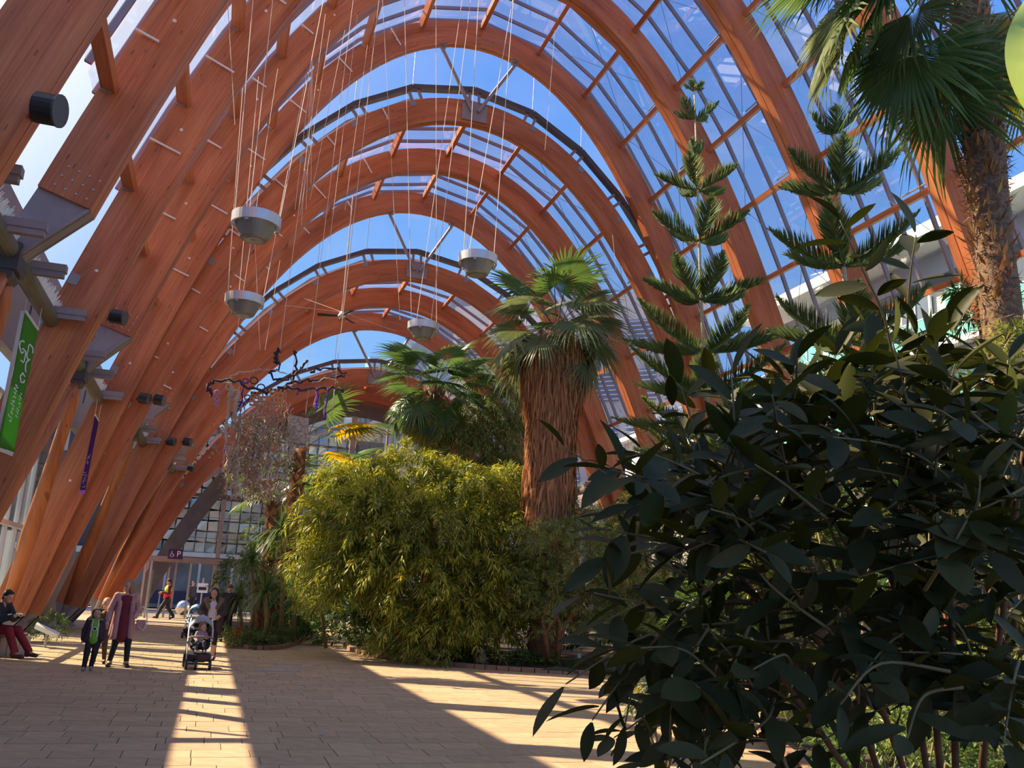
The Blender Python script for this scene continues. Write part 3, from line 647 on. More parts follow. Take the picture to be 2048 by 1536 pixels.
for x in np.arange(xa+.4, xc-.7, .85):
    m = MB(); m.box((x, YBk+.05, 9), (.42, .3, 15)); m.build('window', M['winglass'], bb)
for z0 in (6.0, 9.2, 12.4):
    m = MB(); m.beam((xa, YBk-.1, z0), (xc-.3, YBk-.1, z0+(xc-xa)*.62), .4, .6); m.build('sloping_beam', M['beige'], bb)
# light blue glazed building between them
M['blueglass'] = mat('pale blue glass', (.32, .50, .62), .15, .1, .15, .4, spec=.9)
g_ = empty('glass_office', (8, 90, 0), 'pale blue glazed office seen behind the thin palm', 'building')
x0, x1 = at(590, 900, 88)[0], at(700, 900, 88)[0]
m = MB(); zg = at(650, 872, 88)[2]; m.box(((x0+x1)/2, 91, zg/2), (x1-x0, 6, zg)); m.build('glazed_wall', M['blueglass'], g_)
for z in np.arange(1, zg, 2.6):
    m = MB(); m.box(((x0+x1)/2, 87.9, z), (x1-x0, .2, .5)); m.build('floor_band', M['panel_light'], g_)
# lattice clad tower
M['lattice'] = mat('white lattice cladding', (.62, .63, .62), .6, 0, .05, .5); M['latback'] = mat('grey behind lattice', (.25, .27, .29), .6, 0, .05, .5)
tw = empty('lattice_tower', (40, 100, 0), 'pale tower with fine white lattice cladding and slanting roof line', 'building')
A = at(772, 760, 95); B = at(905, 760, 118); zA = at(772, 728, 95)[2]; zB = at(905, 575, 118)[2]
m = MB(); m.prism([(A[0], A[1], 0), (B[0], B[1], 0), (B[0], B[1], zB), (A[0], A[1], zA)], (0, 0, 0), (6, 8, 0)); m.build('tower_wall', M['latback'], tw)
AB = np.array([B[0]-A[0], B[1]-A[1]]); L = np.linalg.norm(AB)
lat = MB(); nrm = np.array([AB[1], -AB[0]])/L*.12
for k in range(46):
    f = k/45; p = np.array([A[0], A[1]])+AB*f+nrm; lat.beam((p[0], p[1], 0), (p[0], p[1], zA+(zB-zA)*f), .16, .16)
for k in range(40):
    z = k*1.0+1; f0 = 0 if z < zA else (z-zA)/(zB-zA)
    if f0 > 1: continue
    p = np.array([A[0], A[1]])+AB*f0+nrm; q = np.array([B[0], B[1]])+nrm; lat.beam((p[0], p[1], z), (q[0], q[1], z), .12, .3)
lat.build('lattice_screen', M['lattice'], tw, kind='stuff')
c0 = at(740, 722, 92); c1 = at(775, 722, 92)
m = MB(); m.box(((c0[0]+c1[0])/2, 94, at(750, 712, 92)[2]/2), (c1[0]-c0[0], 3, at(750, 710, 92)[2])); m.build('glazed_wall', M['blueglass'], tw)
# grey louvred office at the right end
go = empty('louvred_office', (50, 80, 0), 'grey office block with blue louvred windows behind the right slope of the roof', 'building')
YG = 72.; p0 = at(905, 700, YG); p1 = at(1370, 690, YG-14); zt_ = at(1230, 615, YG-6)[2]
P_, Q_ = np.array([p0[0], YG]), np.array([p1[0]+2, YG-14]); D_ = (Q_-P_); LL = np.linalg.norm(D_); D_ /= LL; N_ = np.array([D_[1], -D_[0]])
m = MB(); m.prism([(P_[0], P_[1], 0), (Q_[0], Q_[1], 0), (Q_[0], Q_[1], zt_), (P_[0], P_[1], zt_)], (0, 0, 0), (3, 10, 0)); M['officegrey'] = mat('grey office cladding', (.42, .42, .46), .6, 0, .06, .3); m.build('office_wall', M['officegrey'], go)
M['louvre'] = mat('blue grey louvre', (.11, .17, .30), .3, .1, .1, .5)
for fl_ in range(6):
    z = zt_-3.6-fl_*4.1
    for k in range(int(LL/3.0)):
        c = P_+D_*(1.6+k*3.0); q = c+N_*.06
        if z < 1: continue
        ang = math.atan2(D_[1], D_[0])
        m = MB(); m.box((q[0], q[1], z), (2.3, .16, 2.5), ang); w_ = m.build('window', M['louvre'], go)
        m = MB()
        for j in range(7): m.box((q[0]+N_[0]*.15, q[1]+N_[1]*.15, z-1.1+j*.36), (2.4, .1, .07), ang)
        m.build('louvre_blades', M['officegrey'], w_)
# hotel along the right side
M['cream'] = mat('cream render', (.78, .72, .64), .7, 0, .04, .4); M['teal'] = mat('teal glass balustrade', (.14, .50, .44), .2, .0, .12, .8, spec=.8); M['slate'] = mat('slate grey cladding', (.30, .30, .36), .5, .1, .06, .5)
XH = 27.0; zr_ = at(1900, 402, 1)[2]*1.0
d_ = ray(1900, 418); zr_ = 1.6+d_[2]*((XH-1.25)/d_[0]); ht = empty('hotel', (XH, 25, 0), 'white hotel with teal glass balconies beyond the right side of the roof', 'building')
YH1 = 1e9; d_ = ray(1560, 650); YH1 = XH*d_[1]/d_[0]
m = MB(); m.box((XH+6, YH1/2-2, zr_/2-1), (11, YH1+6, zr_-2)); m.build('hotel_wall', M['cream'], ht)
m = MB(); m.box((XH+4, YH1/2-2, zr_-.25), (10.5, YH1+8, .5)); m.build('roof_slab', M['white'], ht)
m = MB(); m.box((XH+.4, YH1/2-2, zr_-1.2), (.1, YH1+6, .9)); m.build('eaves_band', M['slate'], ht)
flh = 3.1
for f in range(5):
    z = zr_-2.0-flh*f-flh/2
    if z < 2: break
    m = MB(); m.box((XH-.1, YH1/2-2, z-flh/2), (1.4, YH1+6, .25)); m.build('balcony_slab', M['white'], ht)
    yy = 1.0
    while yy < YH1-1:
        m = MB(); m.box((XH+.42, yy+.9, z-.05), (.14, 1.7, flh-.7)); w_ = m.build('window', M['winglass'] if random.random() < .4 else M['teal'], ht)
        m = MB(); m.box((XH+.33, yy+.05, z), (.1, .1, flh-.3)); m.box((XH+.33, yy+.9, z), (.08, .06, flh-.5)); m.build('window_frame', M['white'], w_)
        m = MB(); m.box((XH-.72, yy+1.2, z-.75), (.04, 2.2, 1.0)); m.build('balustrade', M['teal'], ht)
        m = MB(); m.box((XH-.72, yy+1.2, z-.22), (.07, 2.3, .05)); m.tube([(XH-.72, yy+.08, z-1.3), (XH-.72, yy+.08, z-.2)], .03, 6); m.build('handrail', M['white'], ht)
        yy += 2.5
    m = MB(); m.box((XH-.1, YH1/2, z-flh/2-.3), (.5, YH1, .4)); m.build('slate_band', M['slate'], ht)
# lower white block beyond the hotel
lb = empty('low_white_block', (XH, 60, 0), 'low white block with roof railing beyond the hotel', 'building')
ya_ = YH1+3; m = MB(); d_ = ray(1480, 810); zl_ = 1.6+d_[2]*((XH+2)/d_[0]); m.box((XH+8, ya_+10, zl_/2), (12, 20, zl_)); m.build('block_wall', M['cream'], lb)
m = MB(); m.box((XH+7.6, ya_+10, zl_+.1), (12.6, 20.6, .3)); m.build('block_roof', M['white'], lb)
for yy in np.arange(ya_+.5, ya_+20, 1.6):
    m = MB(); m.tube([(XH+2, yy, zl_+.2), (XH+2, yy, zl_+1.3)], .03, 5); m.build('railing_post', M['galv'], lb)
for z in (.7, 1.25):
    m = MB(); m.tube([(XH+2, ya_, zl_+z), (XH+2, ya_+20, zl_+z)], .03, 5); m.build('railing', M['galv'], lb)
# steel spheres, navy board and low wall outside the doors
M['mirror'] = mat('polished steel', (.80, .80, .80), .04, 1., .0, 1)
c = at(367, 1206, 49.5); r = 13.5/1785*49.5; bpy.ops.mesh.primitive_uv_sphere_add(segments=40, ring_count=20, radius=r, location=(c[0], 49.5, r*1.0))
o = bpy.context.object; o.name = 'steel_sphere'; o.data.name = 'steel_sphere'; o.data.materials.append(M['mirror']); o.data.polygons.foreach_set('use_smooth', [True]*len(o.data.polygons))
tag(o, 'large polished steel ball on the pavement outside the doors', 'sphere')
c = at(300, 1195, 56); bs = empty('street_hoarding', (c[0], 56, 0), 'navy blue street hoarding outside behind the porch', 'hoarding')
m = MB(); m.box((c[0]+2.8, 56, .75), (6.5, .12, .75)); m.build('board', M['blue'], bs)
for x in np.arange(-1, 9, 1.5):
    m = MB(); m.box((c[0]+x, 56.0, .5), (.08, .16, 1.0)); m.build('post', M['galv'], bs)
c = at(405, 1176, 52); sg = empty('notice_board', (c[0], 52, 0), 'small white notice with a navy panel on a post outside the doors', 'sign')
m = MB(); m.tube([(c[0], 52, 0), (c[0], 52, 1.9)], .04, 8); m.build('post', M['galv'], sg); m = MB(); m.box((c[0], 51.94, c[2]), (.55, .04, .5)); m.build('notice', M['signwhite'], sg)
m = MB(); m.box((c[0], 51.91, c[2]-.03), (.40, .03, .16)); m.build('navy_panel', M['blue'], sg)
# ------------------------------------------------------------------ plants
M['bamboo_leaf'] = leafmat('bamboo leaf', (.075, .12, .02), (.38, .40, .06), .38, .4, (.60, .36, .05), .5)
M['dark_leaf'] = leafmat('glossy dark leaf', (.024, .031, .006), (.062, .078, .014), .10, .5, (.07, .09, .035), .13)
M['palm_leaf'] = leafmat('palm leaf', (.05, .11, .035), (.12, .20, .05), .35, .35, (.25, .26, .06), .5)
M['palm_grey'] = leafmat('grey green palm leaf', (.09, .13, .055), (.20, .23, .10), .3, .4, (.45, .30, .14), .4)
M['palm_gold'] = leafmat('golden palm leaf', (.45, .33, .03), (.62, .40, .05), .5, .45, (.6, .25, .05))  # yellow to orange fronds
M['pine_leaf'] = leafmat('norfolk pine foliage', (.10, .16, .06), (.22, .29, .11), .3, .6, (.28, .28, .10))
M['feather_leaf'] = leafmat('feathery shrub leaf', (.10, .15, .04), (.36, .40, .14), .3, .5)
M['mid_leaf'] = leafmat('mid green leaf', (.035, .085, .02), (.13, .21, .045), .3, .4, (.3, .32, .07))
M['bright_leaf'] = leafmat('bright leaf', (.14, .20, .04), (.40, .42, .10), .4, .4, (.5, .38, .10))
M['strap_leaf'] = leafmat('strap leaf', (.05, .10, .03), (.17, .25, .07), .3, .35, (.35, .38, .15))
M['red_flower'] = leafmat('red petal', (.55, .01, .01), (.85, .05, .03), .3, .5)
M['orange_leaf'] = leafmat('orange red leaf', (.30, .04, .01), (.60, .14, .03), .3, .5)
M['silver'] = leafmat('silvery leaf', (.12, .16, .10), (.26, .30, .17), .3, .45)
def backside(m, col):
    n, l = m.node_tree.nodes, m.node_tree.links; b = n['Principled BSDF']; g = n.new('ShaderNodeNewGeometry'); x = n.new('ShaderNodeMix'); x.data_type = 'RGBA'
    src = b.inputs['Base Color'].links[0].from_socket; l.new(g.outputs['Backfacing'], x.inputs['Factor']); l.new(src, x.inputs['A']); x.inputs['B'].default_value = (*col, 1); l.new(x.outputs['Result'], b.inputs['Base Color'])
backside(M['dark_leaf'], (.058, .060, .024))
M['bamboo_sunlit'] = leafmat('sunlit bamboo leaf', (.22, .28, .03), (.55, .54, .08), .4, .4, (.75, .45, .06), .5)  # brighter copy of the bamboo leaf, sunlight put into its colour
# --- beds
def bed(name, pts, label, z=.12):
    root = empty(name, (sum(p[0] for p in pts)/len(pts), sum(p[1] for p in pts)/len(pts), 0), label, 'planting bed')
    m = MB(); n = len(pts); m.add([(p[0], p[1], z-.03) for p in pts], [tuple(range(n))]); m.build('bark_mulch', M['soil'], root)
    return root
def kerb(root, pts, w=.13, h=.10, L=.34):
    n = 0
    for (a, b) in zip(pts[:-1], pts[1:]):
        a = np.array(a, float); b = np.array(b, float); l = np.linalg.norm(b-a); k = max(1, int(round(l/L))); t = (b-a)/k
        for i in range(k):
            p = a+t*i; q = a+t*(i+1); g = t/np.linalg.norm(t)*.008; m = MB()
            m.beam((p[0]+g[0], p[1]+g[1], h/2), (q[0]-g[0], q[1]-g[1], h/2), w, h); m.build('kerb_brick', M['kerb'], root); n += 1
def smooth_poly(pts, k=5):
    pts = [np.array(p, float) for p in pts]; out = []
    for i in range(len(pts)-1):
        p0, p1, p2, p3 = pts[max(i-1, 0)], pts[i], pts[i+1], pts[min(i+2, len(pts)-1)]
        for j in range(k):
            t = j/k; out.append(.5*((2*p1)+(-p0+p2)*t+(2*p0-5*p1+4*p2-p3)*t*t+(-p0+3*p1-3*p2+p3)*t**3))
    return out+[pts[-1]]
KL = smooth_poly([(.75, 30), (.7, 27.5), (.95, 25.6), (1.5, 24.95), (2.1, 25.9), (2.6, 28), (3.2, 31), (3.9, 35), (4.5, 38.3), (6.3, 44.6)], 4)
bl = bed('planting_bed', [(.75, 44.6)]+[tuple(p) for p in KL], 'planting bed with a curved brick kerb left of the winding path'); kerb(bl, KL)
KR = smooth_poly([(9, 41), (6.8, 36), (4.6, 29.5), (3.95, 26.6), (4.05, 24.1), (4.6, 22.4), (5.3, 21.4), (6.0, 20.6), (6.9, 19.95), (8.1, 19.55), (9.6, 19.2), (12, 18.6), (17.6, 17.5)], 4)
br_ = bed('planting_bed', [tuple(p) for p in KR]+[(17.6, 44), (12, 44)], 'large central planting bed holding the bamboo and the tall fan palm'); kerb(br_, KR)
KF = smooth_poly([(17.6, 15.5), (13, 15), (9.6, 13.6), (7.4, 11.2), (6.3, 9.0), (5.2, 6.6), (4.0, 5.0), (2.6, 4.0), (1.9, 3.0), (1.9, .5)], 4)
bf = bed('planting_bed', [tuple(p) for p in KF]+[(17.6, .5)], 'near planting bed at the right beside the camera'); kerb(bf, KF)
# --- foliage made of sprays
def spray_cloud(blobs, nspray, nleaf, L, leaf, droop=1., spread=.12, tmpl=LANCE, shell=.75, up=.5, seed=1, wid=1.):
    """blobs: (centre, radii, weight); sprays start near the blob surface and arch outwards and down"""
    r = np.random.default_rng(seed); out = []
    w = np.array([b[2] for b in blobs], float); w /= w.sum(); idx = r.choice(len(blobs), nspray, p=w)
    C = np.array([blobs[i][0] for i in idx], float); R = np.array([blobs[i][1] for i in idx], float)
    d = r.normal(size=(nspray, 3)); d[:, 2] += .25; d /= np.linalg.norm(d, axis=1, keepdims=True)
    P = C+d*R*(shell+(1-shell)*r.random((nspray, 1))**.5*1.1)*r.uniform(.72, 1.0, (nspray, 1))
    o = d*np.array([1, 1, .35])+np.array([0, 0, up]); o /= np.linalg.norm(o, axis=1, keepdims=True)
    t = r.random((nspray, nleaf)); LL = L*r.uniform(.6, 1.3, (nspray, 1))
    pos = P[:, None, :]+o[:, None, :]*(t*LL)[..., None]+np.array([0, 0, -1.])*(droop*(t*LL)**2/L)[..., None]
    tan = o[:, None, :]+np.array([0, 0, -2.])*(droop*t*LL/L)[..., None]
    tan = tan/np.linalg.norm(tan, axis=2, keepdims=True)
    side = r.normal(size=pos.shape); side -= tan*(side*tan).sum(2, keepdims=True); side /= np.linalg.norm(side, axis=2, keepdims=True)
    pos = pos+side*spread*r.random(pos.shape[:2])[..., None]*L
    ld = tan*.8+side*.75+np.array([0, 0, -.35*droop]); n = nspray*nleaf
    ups = (r.normal(size=(n, 3))*.5+np.array([0, 0, 1.]))
    s = leaf*r.uniform(.6, 1.25, n)
    return scatter(tmpl[0], tmpl[1], pos.reshape(-1, 3), ld.reshape(-1, 3), ups, s, s*wid)
def cloud_obj(name, m, parent, *a, **k):
    v, f = spray_cloud(*a, **k); return obj(name, mesh_np(name, v, f), m, parent, 'stuff')
def bl_(px, py, Y, rx, ry, rz, w=1.): return (at(px, py, Y), np.array([rx, ry, rz]), w)
def stems(root, base, tips, r0, m, name='stem', n=6, sag=.0):
    for i, t in enumerate(tips):
        t = np.array(t, float); b = np.array(base if not isinstance(base, list) else base[i % len(base)], float); mid = (b+t)/2+np.array([random.uniform(-.1, .1), random.uniform(-.1, .1), .15*np.linalg.norm(t-b)*sag])
        q = MB(); q.tube([b, b*.5+mid*.5+np.array([0, 0, .02]), mid, mid*.5+t*.5, t], [r0, r0*.9, r0*.75, r0*.55, r0*.3], n); q.build(name, m, root, smooth=True)
# big bamboo
Yb = 23.0
bt = empty('bamboo_clump', at(830, 1310, 22.5)*np.array([1, 1, 0]), 'huge arching golden green bamboo clump in the middle of the central bed', 'bamboo')
blobs = [bl_(730, 990, 24, .9, 1.0, .8, 1.3), bl_(830, 965, 24, 1.2, 1.0, .75, 1.6), bl_(930, 985, 23.2, 1.1, .9, .65, 1.5), bl_(680, 1060, 23.6, .65, .8, .8, 1), bl_(770, 1060, 22.8, 1.2, .9, .9, 1.6), bl_(880, 1070, 22.3, 1.2, .9, .8, 1.8),
         bl_(990, 1080, 22.4, 1.05, .8, .9, 1.5), bl_(730, 1150, 22.4, .9, .7, .7, 1.2), bl_(850, 1170, 21.9, 1.2, .8, .9, 1.7), bl_(970, 1190, 21.6, 1.1, .7, .9, 1.6), bl_(1030, 1140, 22.4, .7, .8, 1.2, 1), bl_(900, 1255, 21.6, 1.3, .5, .5, 1), bl_(650, 1110, 24, .4, .5, .5, .6), bl_(1010, 1000, 24, .6, .7, .9, .7), bl_(675, 1150, 23.4, .4, .5, .7, .6)]
cloud_obj('foliage', M['bamboo_leaf'], bt, blobs, 1500, 72, .85, .19, shell=.6, droop=.85, spread=.10, seed=3, wid=.9)
cloud_obj('sunny_sprays', M['bamboo_sunlit'], bt, [(b[0]+np.array([-.25, -.1, .25]), b[1]*.95, b[2]) for b in blobs[:12]], 230, 60, .9, .20, shell=.95, droop=1., spread=.09, seed=4, wid=.9)  # shifted up and left, where the painted sunlight sits
b0 = at(850, 1310, 22.6); tips = [b[0] for b in blobs]*2
for i, t in enumerate(tips):
    b = np.array([b0[0]+random.uniform(-1.3, 1.4), b0[1]+random.uniform(-.6, 1.4), .08]); q = MB(); mid = b*.45+t*.55+np.array([0, 0, .5]); q.tube([b, b*.6+mid*.4, mid, t+np.array([0, 0, .1])], [.03, .027, .022, .01], 6); q.build('cane', M['culm'], bt, smooth=True)
# loose leaning branch with a clump of bright leaves left of the bamboo
lt = empty('leaning_shrub', at(640, 1270, 26.2)*np.array([1, 1, 0]), 'light green shrub with a bare leaning branch beside the winding path', 'shrub')
cloud_obj('foliage', M['bright_leaf'], lt, [bl_(635, 1195, 24.8, .45, .4, .45)], 60, 26, .35, .11, droop=.6, seed=5, wid=1.6)
q = MB(); q.tube([at(612, 1245, 24.9), at(640, 1200, 24.8), at(632, 1165, 24.8), at(650, 1140, 24.9)], [.03, .05, .06, .04], 8); q.tube([at(640, 1200, 24.8), at(655, 1262, 24.8)*np.array([1, 1, 0])+np.array([0, 0, .1])], [.04, .05], 7); q.build('branch', M['stem'], lt, smooth=True)
# mid shrub under the bamboo at left of the info post
s1 = empty('round_shrub', at(735, 1300, 22.0)*np.array([1, 1, 0]), 'leafy mid green shrub at the path corner beside the information post', 'shrub')
cloud_obj('foliage', M['mid_leaf'], s1, [bl_(728, 1255, 23, .42, .4, .5), bl_(745, 1225, 23, .4, .4, .35)], 110, 26, .3, .12, droop=.5, seed=6, wid=2.)
stems(s1, [at(735, 1300, 23)*np.array([1, 1, 0])+np.array([0, 0, .1])], [at(720, 1240, 23), at(745, 1235, 23), at(760, 1260, 23)], .02, M['stem'])
# fine leaved tree behind the bamboo
wt = empty('feathery_tree', at(1000, 1000, 27)*np.array([1, 1, 0]), 'tall fine leaved tree rising behind the bamboo, left of the fan palm', 'tree')
cloud_obj('foliage', M['feather_leaf'], wt, [bl_(1010, 815, 27, .6, .6, .7), bl_(975, 860, 27, .8, .6, .8), bl_(1030, 890, 27, .8, .6, .9), bl_(930, 850, 27, .6, .5, .6, .6), bl_(1000, 960, 27, .9, .7, .9, 1.3), bl_(905, 880, 27, .5, .5, .5, .5)], 800, 44, .6, .17, droop=1.2, seed=7, wid=.75)
stems(wt, [at(1000, 1200, 27)*np.array([1, 1, 0])], [at(x, y, 27) for x, y in ((1010, 800), (960, 850), (1035, 880), (920, 850), (990, 930))], .06, M['stem'], sag=.1)
# feathery conifer-like shrub right of the palm
ft = empty('feathery_shrub', at(1200, 1330, 20.3)*np.array([1, 1, 0]), 'wide feathery shrub with reddish crooked stems right of the fan palm', 'shrub')
fb = [bl_(1090, 1095, 20.9, .5, .5, .5), bl_(1080, 1180, 20.9, .5, .4, .5), bl_(1120, 1240, 20.4, .6, .4, .4, .6), bl_(1240, 1260, 20.2, .8, .4, .4, .8), bl_(1340, 1230, 20.4, .8, .5, .6), bl_(1130, 1100, 20.6, .8, .6, .6), bl_(1200, 1060, 21, .9, .6, .5), bl_(1270, 1110, 20.6, .9, .6, .6), bl_(1180, 1150, 20.2, .9, .6, .5), bl_(1250, 1190, 20.2, .8, .5, .45), bl_(1100, 1180, 20.8, .5, .5, .5), bl_(1290, 1040, 21, .7, .6, .5, .7), bl_(1120, 1040, 21.6, .5, .5, .5, .7), bl_(1330, 1150, 20.6, .7, .6, .7), bl_(1160, 1215, 20.6, 1., .5, .3, .7)]
cloud_obj('foliage', M['feather_leaf'], ft, fb, 1500, 44, .5, .12, droop=.5, spread=.1, seed=8, wid=.7)
bs0 = at(1115, 1322, 20.2)*np.array([1, 1, 0])+np.array([0, 0, .08])
for pl_ in ([(1115, 1322), (1120, 1250), (1105, 1200), (1118, 1120)], [(1115, 1322), (1128, 1255), (1160, 1200), (1230, 1130)], [(1098, 1320), (1092, 1265), (1112, 1235), (1100, 1180)], [(1098, 1320), (1090, 1270), (1085, 1235), (1100, 1212)], [(1128, 1255), (1180, 1180), (1280, 1110)]):
    q = MB(); q.tube([at(x, y, 20.3) for x, y in pl_], [.05, .045, .035, .02][:len(pl_)], 8); q.build('stem', M['bark'], ft, smooth=True)
# low cover in the central bed
gc = empty('ground_cover', at(1050, 1340, 20.5)*np.array([1, 1, 0]), 'low dark ground cover along the kerb under the bamboo and feathery shrub', 'ground cover')
cv = []
for i in range(70):
    t = i/69; k = KR[int(8+t*(len(KR)-22))]; cv.append((np.array([k[0]+random.uniform(.2, 1.0), k[1]+random.uniform(.2, .9), .18]), np.array([.3, .3, .18]), 1))
cloud_obj('foliage', M['mid_leaf'], gc, cv, 420, 18, .2, .09, droop=.4, seed=9, wid=2.)
gy = empty('dry_tufts', at(780, 1300, 22.5)*np.array([1, 1, 0]), 'pale yellow green low tufts in the sunny bed edge below the information post', 'ground cover')
cloud_obj('foliage', M['bright_leaf'], gy, [(at(x, y, 1)*0+ground(x, y, .15)+np.array([.1, .35, 0]), np.array([.3, .25, .14]), 1) for x, y in ((745, 1303), (770, 1309), (800, 1314), (835, 1320), (865, 1322))], 150, 16, .2, .10, droop=.2, seed=10, wid=.9)
# shady mass at the back of the bed
bk = empty('background_thicket', (11, 27, 0), 'dark green thicket filling the back of the central bed', 'shrub')
cloud_obj('foliage', M['mid_leaf'], bk, [bl_(700, 1240, 28, 1.4, .6, .9), bl_(860, 1250, 26, 1.4, .6, .9), bl_(1000, 1240, 25.5, 1.4, .6, .9), bl_(1180, 1240, 24, 1.4, .6, .9), bl_(1330, 1230, 23, 1.4, .6, .9), bl_(1480, 1230, 21, 1.4, .6, .9), bl_(620, 1200, 32, 1.2, .6, 1.),bl_(1150, 1130, 25, 1.6, .8, 1.6), bl_(1300, 1120, 25, 1.8, .8, 1.6), bl_(1450, 1100, 23, 2., .8, 1.8), bl_(1600, 1090, 21, 2., .8, 2.), bl_(1050, 1200, 24, 1, .6, 1.), bl_(1780, 1080, 19, 2., .8, 2.2), bl_(1350, 1020, 25, 1.6, .8, 1.0), bl_(1950, 1000, 17, 2., .8, 2.2)], 2300, 34, .6, .18, droop=.5, seed=11, wid=1.4)
# --- dracaenas / strap leaved plants
def strap_head(n, L, w, seed, droop=.9, el=(-.3, 1.4), segs=6):
    r = np.random.default_rng(seed); V = []; Fc = []
    for i in range(n):
        az = r.uniform(0, 2*math.pi); e = r.uniform(*el); l = L*r.uniform(.7, 1.15); d = np.array([math.cos(az)*math.cos(e), math.sin(az)*math.cos(e), math.sin(e)]); s = np.cross(d, (0, 0, 1)); s /= np.linalg.norm(s)+1e-9
        b = len(V); p = np.zeros(3)+d*.03
        for k in range(segs+1):
            t = k/segs; ww = w*(1-t**2.2)*(.55+.45*min(1, t*4))+.0015; q = p+d*l*t+np.array([0, 0, -1])*droop*l*t*t*.8*max(.1, math.cos(e))
            V += [q-s*ww, q+s*ww]
        for k in range(segs): Fc.append((b+2*k, b+2*k+1, b+2*k+3, b+2*k+2))
    return np.array(V), np.array(Fc)
def dracaena(px, pyhead, pybase, Y, L, n, label, r0=.07, mm='strap_leaf', w=.018, seed=1, group=None):
    h = at(px, pyhead, Y); x0 = at(px, pybase, Y); base = np.array([x0[0], Y, .08]); root = empty('strap_leaved_tree', (base[0], Y, 0), label, 'plant', group)
    q = MB(); q.tube([base, base*.5+h*.5+np.array([.05, 0, 0]), h], [r0, r0*.8, r0*.65], 10); q.build('trunk', M['stem'], root, smooth=True)
    v, f = strap_head(n, L, w, seed); o = obj('leaf_head', mesh_np('leaf_head', v, f), M[mm], root, 'stuff'); o.location = Vector(h)-0*o.location
    o.matrix_parent_inverse = root.matrix_basis.inverted(); return root
dracaena(562, 1062, 1285, 26.6, .95, 130, 'strap leaved tree with a pale bright fountain head left of the bamboo', seed=21)
dracaena(503, 1120, 1285, 27.4, .85, 130, 'darker strap leaved tree left of the pale headed one', seed=22)
dracaena(478, 1200, 1290, 28.6, .9, 110, 'low strap leaved plant behind the woman with the pushchair', seed=23)
dracaena(530, 1185, 1290, 26.0, .9, 120, 'low strap leaved plant in shade at the kerb corner', seed=24)
dracaena(585, 1180, 1290, 27.5, .8, 110, 'shaded strap leaved plant right of the kerb corner', seed=25)
gl = empty('shade_thicket', (2.3, 33, 0), 'dim leafy thicket behind the strap leaved trees', 'shrub')
cloud_obj('foliage', M['mid_leaf'], gl, [bl_(480, 1170, 33, .8, .8, 1.), bl_(560, 1150, 33, 1.2, .8, 1.4), bl_(620, 1130, 34, 1.1, .8, 1.6), bl_(600, 1060, 35, 1., .8, 1.2), bl_(540, 1080, 36, .9, .8, 1.1), bl_(680, 1130, 33, .8, .8, 1.6), bl_(620, 1230, 30, .7, .6, .6)], 520, 36, .5, .17, droop=.6, seed=26, wid=1.)
gg = empty('ground_cover', (2, 27, 0), 'low leafy edging plants along the curved kerb left of the path', 'ground cover')
cv = [(np.array([k[0]+(.45 if i < 3 else -.35), k[1]+.3, .2]), np.array([.32, .32, .22]), 1) for i, k in enumerate(KL[4:28])]
cloud_obj('foliage', M['mid_leaf'], gg, cv, 330, 18, .22, .10, droop=.4, seed=27, wid=1.8)
og = empty('orange_plant', at(476, 1262, 27)*np.array([1, 1, 0]), 'small orange red leaved plant beside the woman with the pushchair', 'plant')
v, f = strap_head(46, .42, .016, 28, .4, (.2, 1.4)); o = obj('leaves', mesh_np('leaves', v, f), M['orange_leaf'], og, 'stuff'); o.location = Vector((og.location.x, og.location.y, .12)); o.matrix_parent_inverse = og.matrix_basis.inverted()
rt = empty('red_leaf_plant', at(1250, 1275, 19.8)*np.array([1, 1, 0]), 'small dull red plant in the shade of the central bed', 'plant')
v, f = strap_head(26, .35, .014, 29, .3, (.5, 1.5)); o = obj('leaves', mesh_np('leaves', v, f), M['orange_leaf'], rt, 'stuff'); o.location = Vector((rt.location.x, rt.location.y, .5)); o.matrix_parent_inverse = rt.matrix_basis.inverted()
